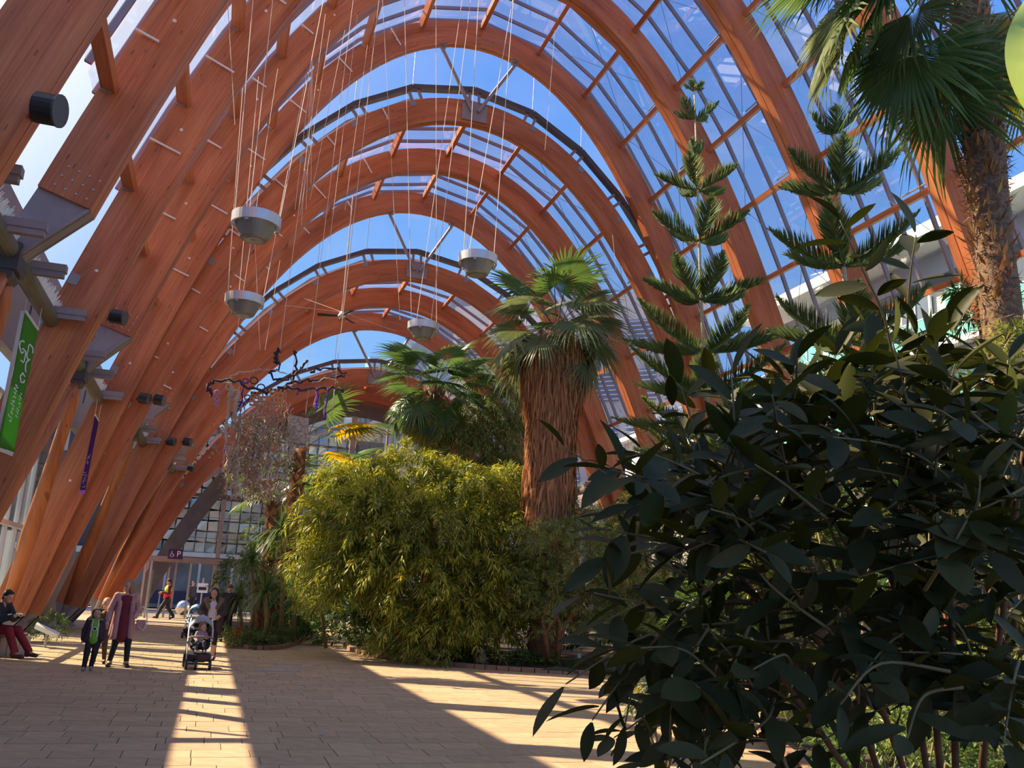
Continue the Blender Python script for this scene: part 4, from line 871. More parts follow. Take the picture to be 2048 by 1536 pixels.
# --- fan palms
def fan_mesh(seed, pet, R, nseg=38, span=2.3, droop=.35, tipdroop=.25, fold=.35, wob=.05):
    r = np.random.default_rng(seed); V = []; Fc = []
    def add(v, f): b = len(V); V.extend(v); Fc.extend([tuple(b+i for i in q) for q in f])
    # petiole: arc in x-z
    N = 6; pp = [np.array([pet*t, 0, -droop*pet*t*t]) for t in np.linspace(0, 1, N+1)]; w = .014*max(.6, pet)
    for i in range(N):
        a, b = pp[i], pp[i+1]; add([a+(0, w, 0), a+(0, -w, 0), a+(0, 0, -w), b+(0, w*.8, 0), b+(0, -w*.8, 0), b+(0, 0, -w*.8)], [(0, 1, 4, 3), (1, 2, 5, 4), (2, 0, 3, 5)])
    hub = pp[-1]; t = np.array([1, 0, -2*droop]); t /= np.linalg.norm(t); up = np.cross(np.array([0, 1, 0]), -t); up = -up if up[2] < 0 else up
    for k in range(nseg):
        a = -span+2*span*k/(nseg-1); da = 2*span/(nseg-1)*.5; L = R*(.78+.22*math.cos(a*.6))*r.uniform(.93, 1.04)
        def P(ang, rad, lift=0):
            q = t*math.cos(ang)*rad+np.array([0, 1, 0])*math.sin(ang)*rad+up*(lift-fold*rad*abs(math.sin(ang))*.25)
            return hub+q+np.array([0, 0, -1])*tipdroop*R*(rad/R)**3
        e = r.normal()*wob
        add([P(a, .04*R), P(a-da, .48*R), P(a, .5*R, .03*R), P(a+da, .48*R), P(a+e-da*.35, .8*L), P(a+e+da*.35, .8*L), P(a+e*1.4, L, -r.uniform(0, .08)*R)], [(0, 1, 2, 2), (0, 2, 3, 3), (1, 4, 5, 2), (2, 5, 3, 3), (4, 6, 5, 5)])
    tri = []
    for q in Fc:
        if q[2] == q[3]: tri.append(q[:3])
        else: tri += [(q[0], q[1], q[2]), (q[0], q[2], q[3])]
    return mesh_np('frond', np.array(V), np.array(tri))
def fan_palm(name, label, base, top, r0, r1, fr, meshes, mtr='fibre', shaggy=True, seed=1, lean=(0, 0)):
    """fr: list of (azimuth, elevation, scale, mesh index)"""
    base = np.array(base, float); top = np.array(top, float); root = empty(name, base, label, 'palm tree')
    n = 26; pts = []; R = []
    rr = random.Random(seed)
    for i in range(n):
        t = i/(n-1); pts.append(base*(1-t)+top*t+np.array([math.sin(t*3)*.04, 0, 0])); R.append((r0*(1-t)+r1*t)*(1+rr.uniform(-.07, .07)))
    q = MB(); q.tube(pts, R, 16); q.build('trunk', M[mtr], root, smooth=True)
    if shaggy:
        # broken leaf bases standing off the trunk
        N = 260; v = []; th = np.array([rr.uniform(0, 6.283) for _ in range(N)]); tt = np.array([rr.random() for _ in range(N)])
        P = base[None]*(1-tt[:, None])+top[None]*tt[:, None]; rad = r0*(1-tt)+r1*tt; P = P+np.stack([np.cos(th)*rad*.95, np.sin(th)*rad*.95, np.zeros(N)], 1)
        D = np.stack([np.cos(th)*.45, np.sin(th)*.45, np.full(N, .85)], 1)+np.random.default_rng(seed).normal(size=(N, 3))*.2
        V, F = scatter(LANCE[0], LANCE[1], P, D, np.stack([np.cos(th), np.sin(th), np.zeros(N)], 1), (r0+r1)*.62, (r0+r1)*1.8); obj('leaf_bases', mesh_np('leaf_bases', V, F), M['thatch'], root, 'stuff')
    for (az, el, sc, mi) in fr:
        me = meshes[mi]; o = bpy.data.objects.new('frond', me); o.location = Vector(top+np.array([math.cos(az)*r1*.6, math.sin(az)*r1*.6, (el-.2)*r1*.6])); o.rotation_euler = (rr.uniform(-.25, .25), -el, az); o.scale = (sc, sc, sc); link(o, root)
        o.matrix_parent_inverse = root.matrix_basis.inverted()
    return root
def crown(n, e0, e1, mi, s=1., seed=0, jit=.25):
    r = random.Random(seed); return [((i*2.39996)+r.uniform(-jit, jit), e0+(e1-e0)*(i/max(1, n-1))+r.uniform(-.08, .08), s*r.uniform(.88, 1.1), r.choice(mi)) for i in range(n)]
def setm(me, key): me.materials.append(M[key]); return me
FM = [setm(fan_mesh(1, 1.0, .95, droop=.25), 'palm_leaf'), setm(fan_mesh(2, .9, .9, droop=.45), 'palm_leaf'), setm(fan_mesh(3, 1.0, .95, droop=.5, tipdroop=.5), 'palm_grey'), setm(fan_mesh(4, .9, .95, droop=.3, tipdroop=.4), 'palm_grey'), setm(fan_mesh(5, .9, .85, droop=.5, tipdroop=.5), 'palm_gold'),
      setm(fan_mesh(6, .85, .85, droop=.9, tipdroop=.7, fold=.8), 'thatch')]
# tall fan palm with the thatch skirt
YP = 21.6; tp = at(1112, 655, YP); bs = at(1095, 1040, YP); bs = np.array([bs[0], YP, .1])
fp = fan_palm('fan_palm', 'tall fan palm with a thick brown skirt of dead leaves in the central bed', bs, tp, .38, .30, crown(17, 1.35, .25, [3, 3, 2, 0], 1.05, 3)+crown(15, .2, -.75, [2, 2, 3], 1.0, 4), FM, 'bark', False)
r = np.random.default_rng(12); N = 9000; t = r.random(N)**.8; th = r.uniform(0, 6.283, N)
zt0 = tp[2]-.15; zb0 = at(1095, 1030, YP)[2]-.35
zz = zt0+(zb0-zt0)*t; rad = np.interp((zt0-zz)/(zt0-zb0), [0, .12, .3, .36, 1], [.62, .88, .74, .6, .60])*r.uniform(.80, 1.04, N)
ax = tp[None, :2]+(bs[None, :2]-tp[None, :2])*((tp[2]-zz)/(tp[2]))[:, None]
P = np.stack([ax[:, 0]+np.cos(th)*rad, ax[:, 1]+np.sin(th)*rad, zz], 1); D = np.stack([np.cos(th)*.10, np.sin(th)*.10, -np.ones(N)], 1)+r.normal(size=(N, 3))*.09
V, F = scatter(LANCE[0], LANCE[1], P, D, np.stack([np.cos(th), np.sin(th), np.zeros(N)], 1), r.uniform(.4, .95, N), r.uniform(.12, .3, N)); obj('thatch_skirt', mesh_np('thatch_skirt', V, F), M['thatch'], fp, 'stuff')
q = MB(); zs = np.linspace(zb0+.1, zt0, 12); q.tube([(tp[0]+(bs[0]-tp[0])*(tp[2]-z)/tp[2], tp[1]+(bs[1]-tp[1])*(tp[2]-z)/tp[2], z) for z in zs], [.50]*3+[.50]*5+[.6, .68, .6, .4], 20); q.build('skirt_core', M['bark'], fp, smooth=True)
for i in range(12):      # hanging dead fans below the crown
    az = i*.55; o = bpy.data.objects.new('dead_frond', FM[5]); o.location = Vector(tp+np.array([0, 0, -.25-.2*(i % 3)])); o.rotation_euler = (0, .75+.2*(i % 2), az); o.scale = (.85,)*3; link(o, fp); o.matrix_parent_inverse = fp.matrix_basis.inverted()
# chusan palm before the far arch
Y2 = 27.5; tp = at(868, 775, Y2); bs = at(868, 1000, Y2); 
fan_palm('chusan_palm', 'green fan palm with one yellow drooping leaf before the far end arch', (bs[0], Y2, .1), tp, .22, .27, crown(16, 1.3, .35, [0, 1], 1.1, 8)+crown(17, .25, -.8, [1, 1, 0], 1.05, 9)+[(4.2, -.75, 1.15, 4)], FM, 'fibre')
# thin palm with a broken top and sparse leaves
Y3 = 33.; tp = at(602, 898, Y3); bs = at(575, 1085, Y3)
fan_palm('thin_palm', 'slim palm with a rough reddish trunk and few ragged leaves by the hanging branches', (bs[0]-.1, Y3, .1), tp, .30, .20, [(-.1, 1.0, 1.6, 4), (.1, .75, 2.0, 0), (.3, .45, 1.6, 4), (-.6, 1.35, 1.5, 0), (3.0, 1.0, 1.2, 1), (2.6, .6, 1.1, 0)], FM, 'bark', seed=5)
Y4 = 37.; tp = at(655, 955, Y4)
fan_palm('small_palm', 'small dark fan palm in front of the ribbed facade, right of the slim palm', (tp[0], Y4, .1), tp, .2, .28, crown(15, 1.2, -.3, [0, 1], 1.15, 11), FM, 'bark', seed=6)
Y5 = 34.; tp = at(548, 985, Y5)
fan_palm('small_palm', 'small bright fan palm left of the slim palm under the hanging branches', (tp[0], Y5, .1), tp, .22, .25, crown(10, 1.2, -.1, [0], 1.0, 12), FM, 'bark', seed=7)
# near palm at the right
NF = [setm(fan_mesh(11, .85, .66, 44, 1.9, droop=.35, tipdroop=.12), 'palm_leaf'), setm(fan_mesh(12, .9, .68, 44, 2.0, droop=.55, tipdroop=.2), 'palm_leaf'), setm(fan_mesh(13, .85, .72, 40, 1.7, droop=.8, tipdroop=.4), 'palm_gold'), setm(fan_mesh(14, .85, .66, 44, 1.9, droop=.5, tipdroop=.2), 'palm_grey')]
Y6 = 5.2; tp = at(1925, -90, Y6); bs = at(2010, 900, Y6)
npalm = fan_palm('chusan_palm', 'near palm with a thick shaggy fibrous trunk at the right edge', (bs[0]+.1, Y6, .05), tp, .14, .155,
         [(3.0, .15, 1.0, 0), (2.75, -.25, 1.05, 1), (3.3, -.45, 1.0, 3), (3.4, -.1, 1.0, 1), (2.5, .1, 1.0, 3), (3.1, -.8, .95, 1), (3.3, -1.1, .8, 2), (2.2, -.5, .95, 0), (.2, -.2, 1.0, 3), (-.1, -.55, 1.0, 1), (.9, -.3, 1, 0), (1.6, 0, 1, 0), (2.9, .55, 1., 0), (3.7, .5, 1., 1), (6.2, .3, 1, 0), (0.4, .5, 1, 1), (3.15, -.35, 1.15, 0), (3.35, -.6, 1.2, 1), (3.0, -1.15, 1., 3), (3.3, -.95, 1.2, 1), (3.0, .1, 1.3, 0), (2.9, -.2, 1.35, 3), (3.2, .4, 1.3, 0)], NF, 'fibre', False, seed=9)
r = np.random.default_rng(14); N = 5200; t = r.random(N); th = r.uniform(0, 6.283, N); b3 = np.array([bs[0]+.1, Y6, .05]); P = b3+(tp-b3)*t[:, None]; rad = .125+.03*np.sin(t*37)+.02*r.random(N)
P = P+np.stack([np.cos(th)*rad, np.sin(th)*rad, np.zeros(N)], 1); D = np.stack([-np.sin(th)*r.normal(size=N)*.7+np.cos(th)*.35, np.cos(th)*r.normal(size=N)*.7+np.sin(th)*.35, r.uniform(-.9, .7, N)], 1)
V, F = scatter(LANCE[0], LANCE[1], P, D, np.stack([np.cos(th), np.sin(th), np.zeros(N)], 1), r.uniform(.04, .12, N), r.uniform(.03, .09, N)); obj('fibre_mat', mesh_np('fibre_mat', V, F), M['thatch_dark'] if 'thatch_dark' in M else leafmat('brown trunk fibre', (.10, .05, .025), (.34, .19, .10), .1, .8), npalm, 'stuff')
# --- norfolk pines
def pine_branch(L, seed, lift=.25):
    r = np.random.default_rng(seed); n = int(L/.017); t = np.linspace(.10, 1, n); V0 = []; out = []
    ax = lambda s: np.stack([s*L, 0*s, lift*L*(s**1.8)-.04*L*np.sin(s*3.1)], -1)
    q = MB(); q.tube([ax(np.array(s)) for s in np.linspace(0, 1, 8)], list(np.linspace(.016, .004, 8)*max(.6, L)), 5); me0 = (np.array(q.v), q.f)
    pos = np.repeat(ax(t), 2, 0); sd = np.tile([1, -1], n); tt = np.repeat(t, 2)
    ln = (.30*np.sin(np.clip(tt*1.05, 0, 1)*math.pi*.86+.35)+.03)*min(1.2, L+.25)*r.uniform(.85, 1.1, 2*n)
    D = np.stack([.62+0*tt, sd*.66, .52+0*tt], 1)+r.normal(size=(2*n, 3))*.07
    T = np.array([[0, -.02, 0], [0, .02, 0], [.5, .034, .05], [.5, -.034, .05], [1, 0, .16], [.5, 0, -.02], [0, 0, .035]]); TF = np.array([[0, 1, 2], [0, 2, 3], [3, 2, 4], [0, 6, 5], [5, 6, 4], [1, 6, 2]])
    V, F = scatter(T, TF, pos, D, np.tile([0, 0, 1.], (2*n, 1)), ln, np.full(2*n, .26))
    # denser second layer of short needles standing up
    pos2 = ax(r.random(n*2)); D2 = r.normal(size=(2*n, 3))*.4+np.array([.6, 0, .5]); V2, F2 = scatter(T, TF, pos2, D2, np.tile([0, 1., .2], (2*n, 1)), r.uniform(.04, .12, 2*n), np.full(2*n, .3))
    tri = [];
    for f in me0[1]:
        for k in range(1, len(f)-1): tri.append((f[0], f[k], f[k+1]))
    return bake_stack([(me0[0], np.array(tri)), (V, F), (V2, F2)], 'branch')
def pine(Y, trunk, whorls, label, seed):
    """trunk: pixel points; whorls: (py, half width px)"""
    pts = [at(x, y, Y) for x, y in trunk]; base = np.array([pts[0][0], Y, .08]); root = empty('norfolk_pine', (base[0], Y, 0), label, 'pine tree', 'norfolk pines')
    q = MB(); k = len(pts)+1; q.tube([base]+pts, list(np.linspace(.055, .012, k)), 8); q.build('trunk', M['stem_pale'], root, smooth=True)
    rr = random.Random(seed); zs = np.array([p[2] for p in pts]); xs_ = np.array([p[0] for p in pts])
    for wi, (py, hw, nb, el) in enumerate(whorls):
        p = at(1400, py, Y); z = p[2]; x = float(np.interp(z, zs, xs_)); L = hw/1785*Y*1.3; mm = [pine_branch(L, seed*50+wi*2+j) for j in range(2)]
        for m_ in mm: m_.materials.append(M['pine_leaf'])
        a0 = rr.uniform(0, 6.28)
        for j in range(nb):
            o = bpy.data.objects.new('branch', mm[j % 2]); o.location = (x, Y, z); o.rotation_euler = (rr.uniform(-.15, .15), -el+rr.uniform(-.12, .12), a0+j*6.283/nb+rr.uniform(-.2, .2)); link(o, root); o.matrix_parent_inverse = root.matrix_basis.inverted()
    return root
pine(12.6, [(1428, 1010), (1415, 830), (1402, 600), (1396, 400), (1388, 165)], [(182, 22, 5, .1), (240, 48, 4, .25), (318, 36, 4, .9), (380, 82, 5, .12), (482, 100, 5, .18), (600, 118, 6, .12), (703, 160, 6, .10), (782, 165, 6, .05), (858, 170, 6, 0), (915, 150, 6, -.1), (975, 160, 5, -.1)], 'taller left norfolk pine standing in front of the sky, with thin tiered branches', 31)
pine(9.6, [(1715, 900), (1700, 700), (1685, 500), (1675, 330), (1660, 180)], [(205, 60, 5, .5), (325, 130, 6, .25), (480, 160, 6, .2), (640, 175, 6, .08), (760, 190, 6, .0)], 'right norfolk pine behind the dark shrub, partly hidden by the near palm', 32)
# --- near sunny plants at the right
yb_ = empty('bamboo_tuft', at(1990, 760, 5.0)*np.array([1, 1, 0]), 'bright yellow green bamboo spray in the sun below the near palm trunk', 'bamboo')
cloud_obj('foliage', M['bright_leaf'], yb_, [bl_(2010, 740, 4.9, .22, .2, .2), bl_(1960, 770, 4.9, .14, .15, .14), bl_(2040, 700, 5.0, .2, .2, .15)], 70, 26, .18, .10, droop=.8, seed=41, wid=.8)
for px in (1990, 2010, 2035):
    q = MB(); a = at(px, 745, 4.95); q.tube([(a[0]+.1, 4.95, .05), (a[0]+.05, 4.95, a[2]*.6), a], [.012, .01, .006], 6); q.build('cane', M['culm'], yb_, smooth=True)
dk = empty('hanging_spray', at(1930, 640, 6.1)*np.array([1, 1, 0]), 'dark drooping leaf spray hanging left of the near palm trunk', 'bamboo')
cloud_obj('foliage', M['mid_leaf'], dk, [bl_(1930, 615, 6.0, .09, .1, .22)], 26, 22, .2, .13, droop=1., seed=42, wid=.8)
q = MB(); a = at(1935, 580, 6.0); q.tube([(a[0]+.5, 6.1, .05), (a[0]+.3, 6.05, a[2]*.7), (a[0]+.12, 6, a[2]), a], [.012, .011, .008, .005], 6); q.build('cane', M['culm'], dk, smooth=True)
def shrub(px, py, Y, rx, ry, rz, mm, n, nl, leaf, label, seed, wid=1.6, L=.3, name='leafy_shrub', dr=.4, cat='shrub'):
    c = at(px, py, Y); root = empty(name, (c[0], Y, 0), label, cat); cloud_obj('foliage', M[mm], root, [(c, np.array([rx, ry, rz]), 1)], n, nl, L, leaf, droop=dr, seed=seed, wid=wid)
    stems(root, [np.array([c[0], Y, .08])], [c+np.array([random.uniform(-rx, rx)*.6, random.uniform(-ry, ry)*.6, random.uniform(0, rz)*.7]) for _ in range(5)], .018, M['stem']); return root
shrub(1590, 1090, 9.5, .75, .6, .75, 'bright_leaf', 210, 24, .15, 'sunlit pale leaved shrub seen through the gap in the dark shrub', 51)
shrub(1440, 1250, 10.5, .75, .6, .45, 'mid_leaf', 150, 24, .13, 'green shrub with red flowers behind the dark shrub', 52)
shrub(1760, 1060, 8.0, .8, .6, .7, 'mid_leaf', 180, 24, .14, 'mid green shrub behind the upper middle of the dark shrub', 53)
shrub(1900, 1100, 6.5, .6, .5, .9, 'mid_leaf', 180, 24, .12, 'leafy shrub behind the right part of the dark shrub', 54)
shrub(1700, 1390, 6.0, .75, .5, .30, 'bright_leaf', 210, 20, .09, 'sunny small leaved shrub at the bottom right behind dark leaves', 55, wid=1.)
shrub(1950, 1450, 4.6, .5, .45, .35, 'bright_leaf', 180, 20, .08, 'sunny low plant at the bottom right corner', 56, wid=.9)
shrub(1500, 1170, 12.5, 1.0, .6, .8, 'mid_leaf', 170, 24, .16, 'leafy shrub in front of the right wall, left of the sunlit pale shrub', 57)
shrub(1330, 1385, 7.6, .28, .25, .22, 'silver', 70, 18, .13, 'silvery plant with a yellow flower spike at the kerb left of the dark shrub', 58, wid=1., L=.2)
shrub(1800, 1510, 4.3, .45, .4, .16, 'mid_leaf', 130, 18, .07, 'low green cover at the bottom edge beside the kerb', 59, wid=1.2, L=.15)
for (px, py, Y, lb) in ((1372, 1273, 10., 'red flower at the left, behind the dark shrub'), (1490, 1262, 10., 'red flower at the right, behind the dark shrub')):
    c = at(px, py, Y); root = empty('flower', c, lb, 'flower', 'red flowers'); D = rdir(40); D[:, 1] -= .5; V, F = scatter(OVAL[0], OVAL[1], np.tile(c, (40, 1)), D, rdir(40), .085, .085); obj('petals', mesh_np('petals', V, F), M['red_flower'], root, 'stuff')
    q = MB(); q.tube([c, c+np.array([.03, .1, -.4])], .008, 5); q.build('flower_stalk', M['stem'], root)
c = at(1268, 1383, 7.5); root = empty('yellow_flower', c, 'yellow flower spike on the silvery plant', 'flower'); D = rdir(60); D[:, 2] *= .4; V, F = scatter(LANCE[0], LANCE[1], c+np.linspace(-1, 1, 60)[:, None]*np.array([[.10, 0, .035]]), D, rdir(60), .035, .06); obj('petals', mesh_np('petals', V, F), leafmat('yellow petal', (.7, .55, .02), (.9, .75, .1), .3), root, 'stuff')
# --- big dark shrub in front
def bigleaf(w, cup, seed):
    n = 7; V = []; F = []
    for i in range(n+1):
        t = i/n; ww = w*math.sin(math.pi*min(1, t*.97+.03))**.75*(1-.12*t); z = -.10*t*t; V += [(t, -ww, z+cup*ww), (t, 0, z-.006), (t, ww, z+cup*ww)]
    for i in range(n):
        b = 3*i; F += [(b, b+1, b+4), (b, b+4, b+3), (b+1, b+2, b+5), (b+1, b+5, b+4)]
    V = np.array(V, float); V[:, 0] = .06+V[:, 0]*.94
    k = len(V); V = np.vstack([V, [[0, -.008, .0], [0, .008, .0]]]); F += [(k, k+1, 1)]
    return V, np.array(F)
BL = [bigleaf(.17, .35, 1), bigleaf(.20, .15, 2), bigleaf(.155, .55, 3), bigleaf(.22, .25, 4)]
ds = empty('dark_shrub', (2.6, 2.9, 0), 'big dark glossy leaved shrub filling the right foreground', 'shrub')
sprigs = []
def sprig(pts, n, ls=1.):    # pts: (px,py,dist)
    P = [atd(*p) for p in pts]; sprigs.append((P, n, ls))
hand = [([(1800, 800, 2.9), (1770, 640, 2.8), (1725, 540, 2.75), (1680, 440, 2.7)], 11), ([(1810, 820, 3.0), (1815, 640, 2.95), (1822, 540, 2.9), (1832, 470, 2.9)], 9), ([(1840, 850, 3.0), (1850, 740, 2.9), (1900, 670, 2.85)], 7),
        ([(1660, 1120, 2.7), (1420, 1040, 2.6), (1300, 1000, 2.6), (1130, 895, 2.6)], 12), ([(1440, 1060, 2.8), (1400, 930, 2.8), (1345, 815, 2.8)], 10), ([(1500, 950, 2.8), (1560, 860, 2.75), (1660, 780, 2.7)], 9), ([(1540, 930, 2.7), (1620, 850, 2.7), (1700, 760, 2.6)], 8),
        ([(1480, 1120, 2.4), (1330, 1260, 2.4), (1250, 1350, 2.4), (1185, 1440, 2.4)], 8), ([(1360, 1240, 2.5), (1280, 1340, 2.5), (1250, 1450, 2.5)], 8), ([(1420, 1250, 2.3), (1350, 1380, 2.3), (1340, 1530, 2.3)], 10), ([(1500, 1250, 2.3), (1440, 1400, 2.3), (1400, 1530, 2.3)], 9),
        ([(1560, 1020, 2.3), (1480, 1060, 2.2), (1350, 1110, 2.2)], 8), ([(1660, 1260, 2.3), (1540, 1170, 2.2), (1490, 1090, 2.2)], 8), ([(1900, 1080, 2.1), (1950, 1020, 2.0), (1960, 950, 2.0)], 8), ([(1850, 1180, 2.1), (1900, 1100, 2.0), (1940, 1030, 2.0)], 7),
        ([(2048, 900, 2.2), (1960, 840, 2.2), (1880, 760, 2.3)], 8), ([(1700, 850, 2.6), (1640, 800, 2.6), (1560, 830, 2.6)], 8)]
for p, n in hand: sprig(p, n)
pr = np.random.default_rng(77)
poly = [(1250, 960), (1450, 860), (1600, 760), (1720, 700), (1850, 740), (2060, 760), (2080, 1400), (1850, 1400), (1700, 1440), (1560, 1400), (1450, 1500), (1330, 1500), (1290, 1300), (1340, 1130)]
def inside(x, y):
    c = False; j = len(poly)-1
    for i in range(len(poly)):
        if (poly[i][1] > y) != (poly[j][1] > y) and x < (poly[j][0]-poly[i][0])*(y-poly[i][1])/(poly[j][1]-poly[i][1])+poly[i][0]: c = not c
        j = i
    return c
hub = atd(1800, 1250, 3.1)
while len(sprigs) < 255:
    x, y = pr.uniform(1200, 2120), pr.uniform(690, 1520)
    if not inside(x, y): continue
    if any(a < x < b and c < y < d and pr.random() < .93 for a, b, c, d in ((1560, 1700, 1030, 1150), (1370, 1510, 1215, 1300), (1250, 1340, 1320, 1410), (1300, 1370, 1130, 1200), (1450, 1530, 960, 1020), (1800, 1880, 1080, 1150), (1700, 1800, 930, 1000), (1880, 2048, 1180, 1260))): continue
    d = pr.uniform(2.1, 3.9); b = atd(x, y, d); o = b-hub; o[1] *= .6; o = o/np.linalg.norm(o)+pr.normal(size=3)*.45+np.array([0, 0, .1]); o /= np.linalg.norm(o); l = pr.uniform(.28, .5)
    sprigs.append(([b-o*l*.5, b+pr.normal(size=3)*.02, b+o*l*.5-np.array([0, 0, .05])], int(pr.integers(7, 11)), 1.))
LP, LD, LU, LS = [], [], [], []; tw = MB()
for P, n, ls in sprigs:
    P = np.array(smooth_poly(P, 6)); tw.tube(P[::2] if len(P) > 14 else P, list(np.linspace(.0048, .002, len(P[::2] if len(P) > 14 else P))), 5)
    for k in range(n):
        t = .12+.88*k/(n-1); i = min(len(P)-2, int(t*(len(P)-1))); p = P[i]+(P[i+1]-P[i])*(t*(len(P)-1)-i); tg = P[i+1]-P[i]; tg /= np.linalg.norm(tg)
        a = k*2.4+pr.uniform(-.4, .4); s = pr.normal(size=3); s = np.cross(tg, (0.2, .1, 1.)); s /= np.linalg.norm(s); u = np.cross(s, tg); sd = s*math.cos(a)+u*math.sin(a)*.6
        LP.append(p); LD.append(tg*(.45 if k < n-1 else 1.5)+sd+np.array([0, 0, -.12])); LU.append(np.array([0, 0, 1.])*.9+pr.normal(size=3)*.35-np.array([0, .35, 0])); LS.append(pr.uniform(.10, .165)*ls)
LP, LD, LU, LS = map(np.array, (LP, LD, LU, LS))
dist = np.linalg.norm(LP-EYE, axis=1); order = np.argsort(dist/ LS); nearL = order[:298]; farL = order[298:]
leafme = []
for v, f in BL:
    me = mesh_np('leaf', v, f, True); me.materials.append(M['dark_leaf2'] if 'dark_leaf2' in M else M['dark_leaf']); leafme.append(me)
Rm = frames(LD, LU)
for i in nearL:
    mt = Matrix([[*(Rm[i][r_]*LS[i]), LP[i][r_]] for r_ in range(3)]+[[0, 0, 0, 1]]); o = bpy.data.objects.new('leaf', leafme[i % 4]); link(o, ds); o.matrix_parent_inverse = ds.matrix_basis.inverted(); o.matrix_basis = mt
B = []
for kq in range(4):
    ii = farL[farL % 4 == kq]; B.append(scatter(BL[kq][0], BL[kq][1], LP[ii], LD[ii], LU[ii], LS[ii]))
obj('leaf_mass', bake_stack(B, 'leaf_mass', True), M['dark_leaf'], ds, 'stuff')
tw.build('twigs', M['stem'], ds, kind='stuff', smooth=True)
gb = np.array([2.9, 3.1, .06])
for tgt in ((1800, 800, 3.0), (1660, 1120, 2.8), (1500, 1000, 2.9), (1480, 1150, 2.5), (1900, 1100, 2.3), (2048, 900, 2.4), (1560, 1350, 2.5), (1750, 1000, 3.2)):
    e = atd(*tgt); q = MB(); mid = gb*.5+e*.5+np.array([.1, .1, .15]); q.tube([gb+np.array([random.uniform(-.1, .1), random.uniform(-.1, .1), 0]), gb*.7+mid*.3, mid, mid*.4+e*.6, e], [.017, .015, .012, .009, .006], 8); q.build('limb', M['bark'], ds, smooth=True)
# big pale leaf reaching in at the top right edge
c = atd(2082, 100, 2.4); pg = empty('pale_big_leaf', c, 'big smooth pale green leaf reaching in at the right edge above the palm', 'leaf')
M['pale_leaf'] = leafmat('pale big leaf', (.42, .60, .17), (.50, .66, .20), .4, .4)
V = []; F = []; nU, nV = 16, 8
for i in range(nU+1):
    t = i/nU; w = .095*math.sin(math.pi*t**.8)+.001
    for j in range(nV+1):
        s = -1+2*j/nV; V.append((-.15+.30*t, s*w, .03*(1-s*s)+.004*math.sin(t*40)*(1-s*s)-.05*t*t))
for i in range(nU):
    for j in range(nV): a = i*(nV+1)+j; F.append((a, a+1, a+nV+2, a+nV+1))
o = obj('leaf_blade', mesh_np('leaf_blade', np.array(V), np.array(F), True), M['pale_leaf'], pg)
o.matrix_parent_inverse = pg.matrix_basis.inverted(); Rr = Matrix([[ _U[0]*.98+_R[0]*.1, -_R[0], -_F[0]], [_U[1]*.98+_R[1]*.1, -_R[1], -_F[1]], [_U[2]*.98+_R[2]*.1, -_R[2], -_F[2]]]).to_4x4()
o.matrix_basis = Matrix.Translation(Vector(c))@Matrix.Rotation(.35, 4, 'Z')@Rr.inverted().inverted()
q = MB(); e = c+np.array([.5, .1, -.9]); q.tube([c+_R*.02-_U*.17, c+np.array([.2, .05, -.35]), e, np.array([e[0]+.1, e[1]+.1, .05])], [.006, .009, .012, .014], 6); q.build('leaf_stalk', M['stem'], pg, smooth=True)

# rough leaf bases round the upper trunk of the near palm
r = np.random.default_rng(15); N = 420; t = .55+.45*r.random(N); th = r.uniform(0, 6.283, N); P = b3+(tp-b3)*t[:, None]+np.stack([np.cos(th)*.135, np.sin(th)*.135, np.zeros(N)], 1); D = np.stack([np.cos(th)*.7, np.sin(th)*.7, r.uniform(.2, 1.1, N)], 1)
V, F = scatter(LANCE[0], LANCE[1], P, D, np.stack([np.cos(th), np.sin(th), np.zeros(N)], 1), r.uniform(.07, .17, N), r.uniform(.12, .25, N)); obj('leaf_bases', mesh_np('leaf_bases', V, F), leafmat('orange brown leaf base', (.12, .05, .02), (.45, .24, .09), .15, .7, (.6, .4, .1)), npalm, 'stuff')
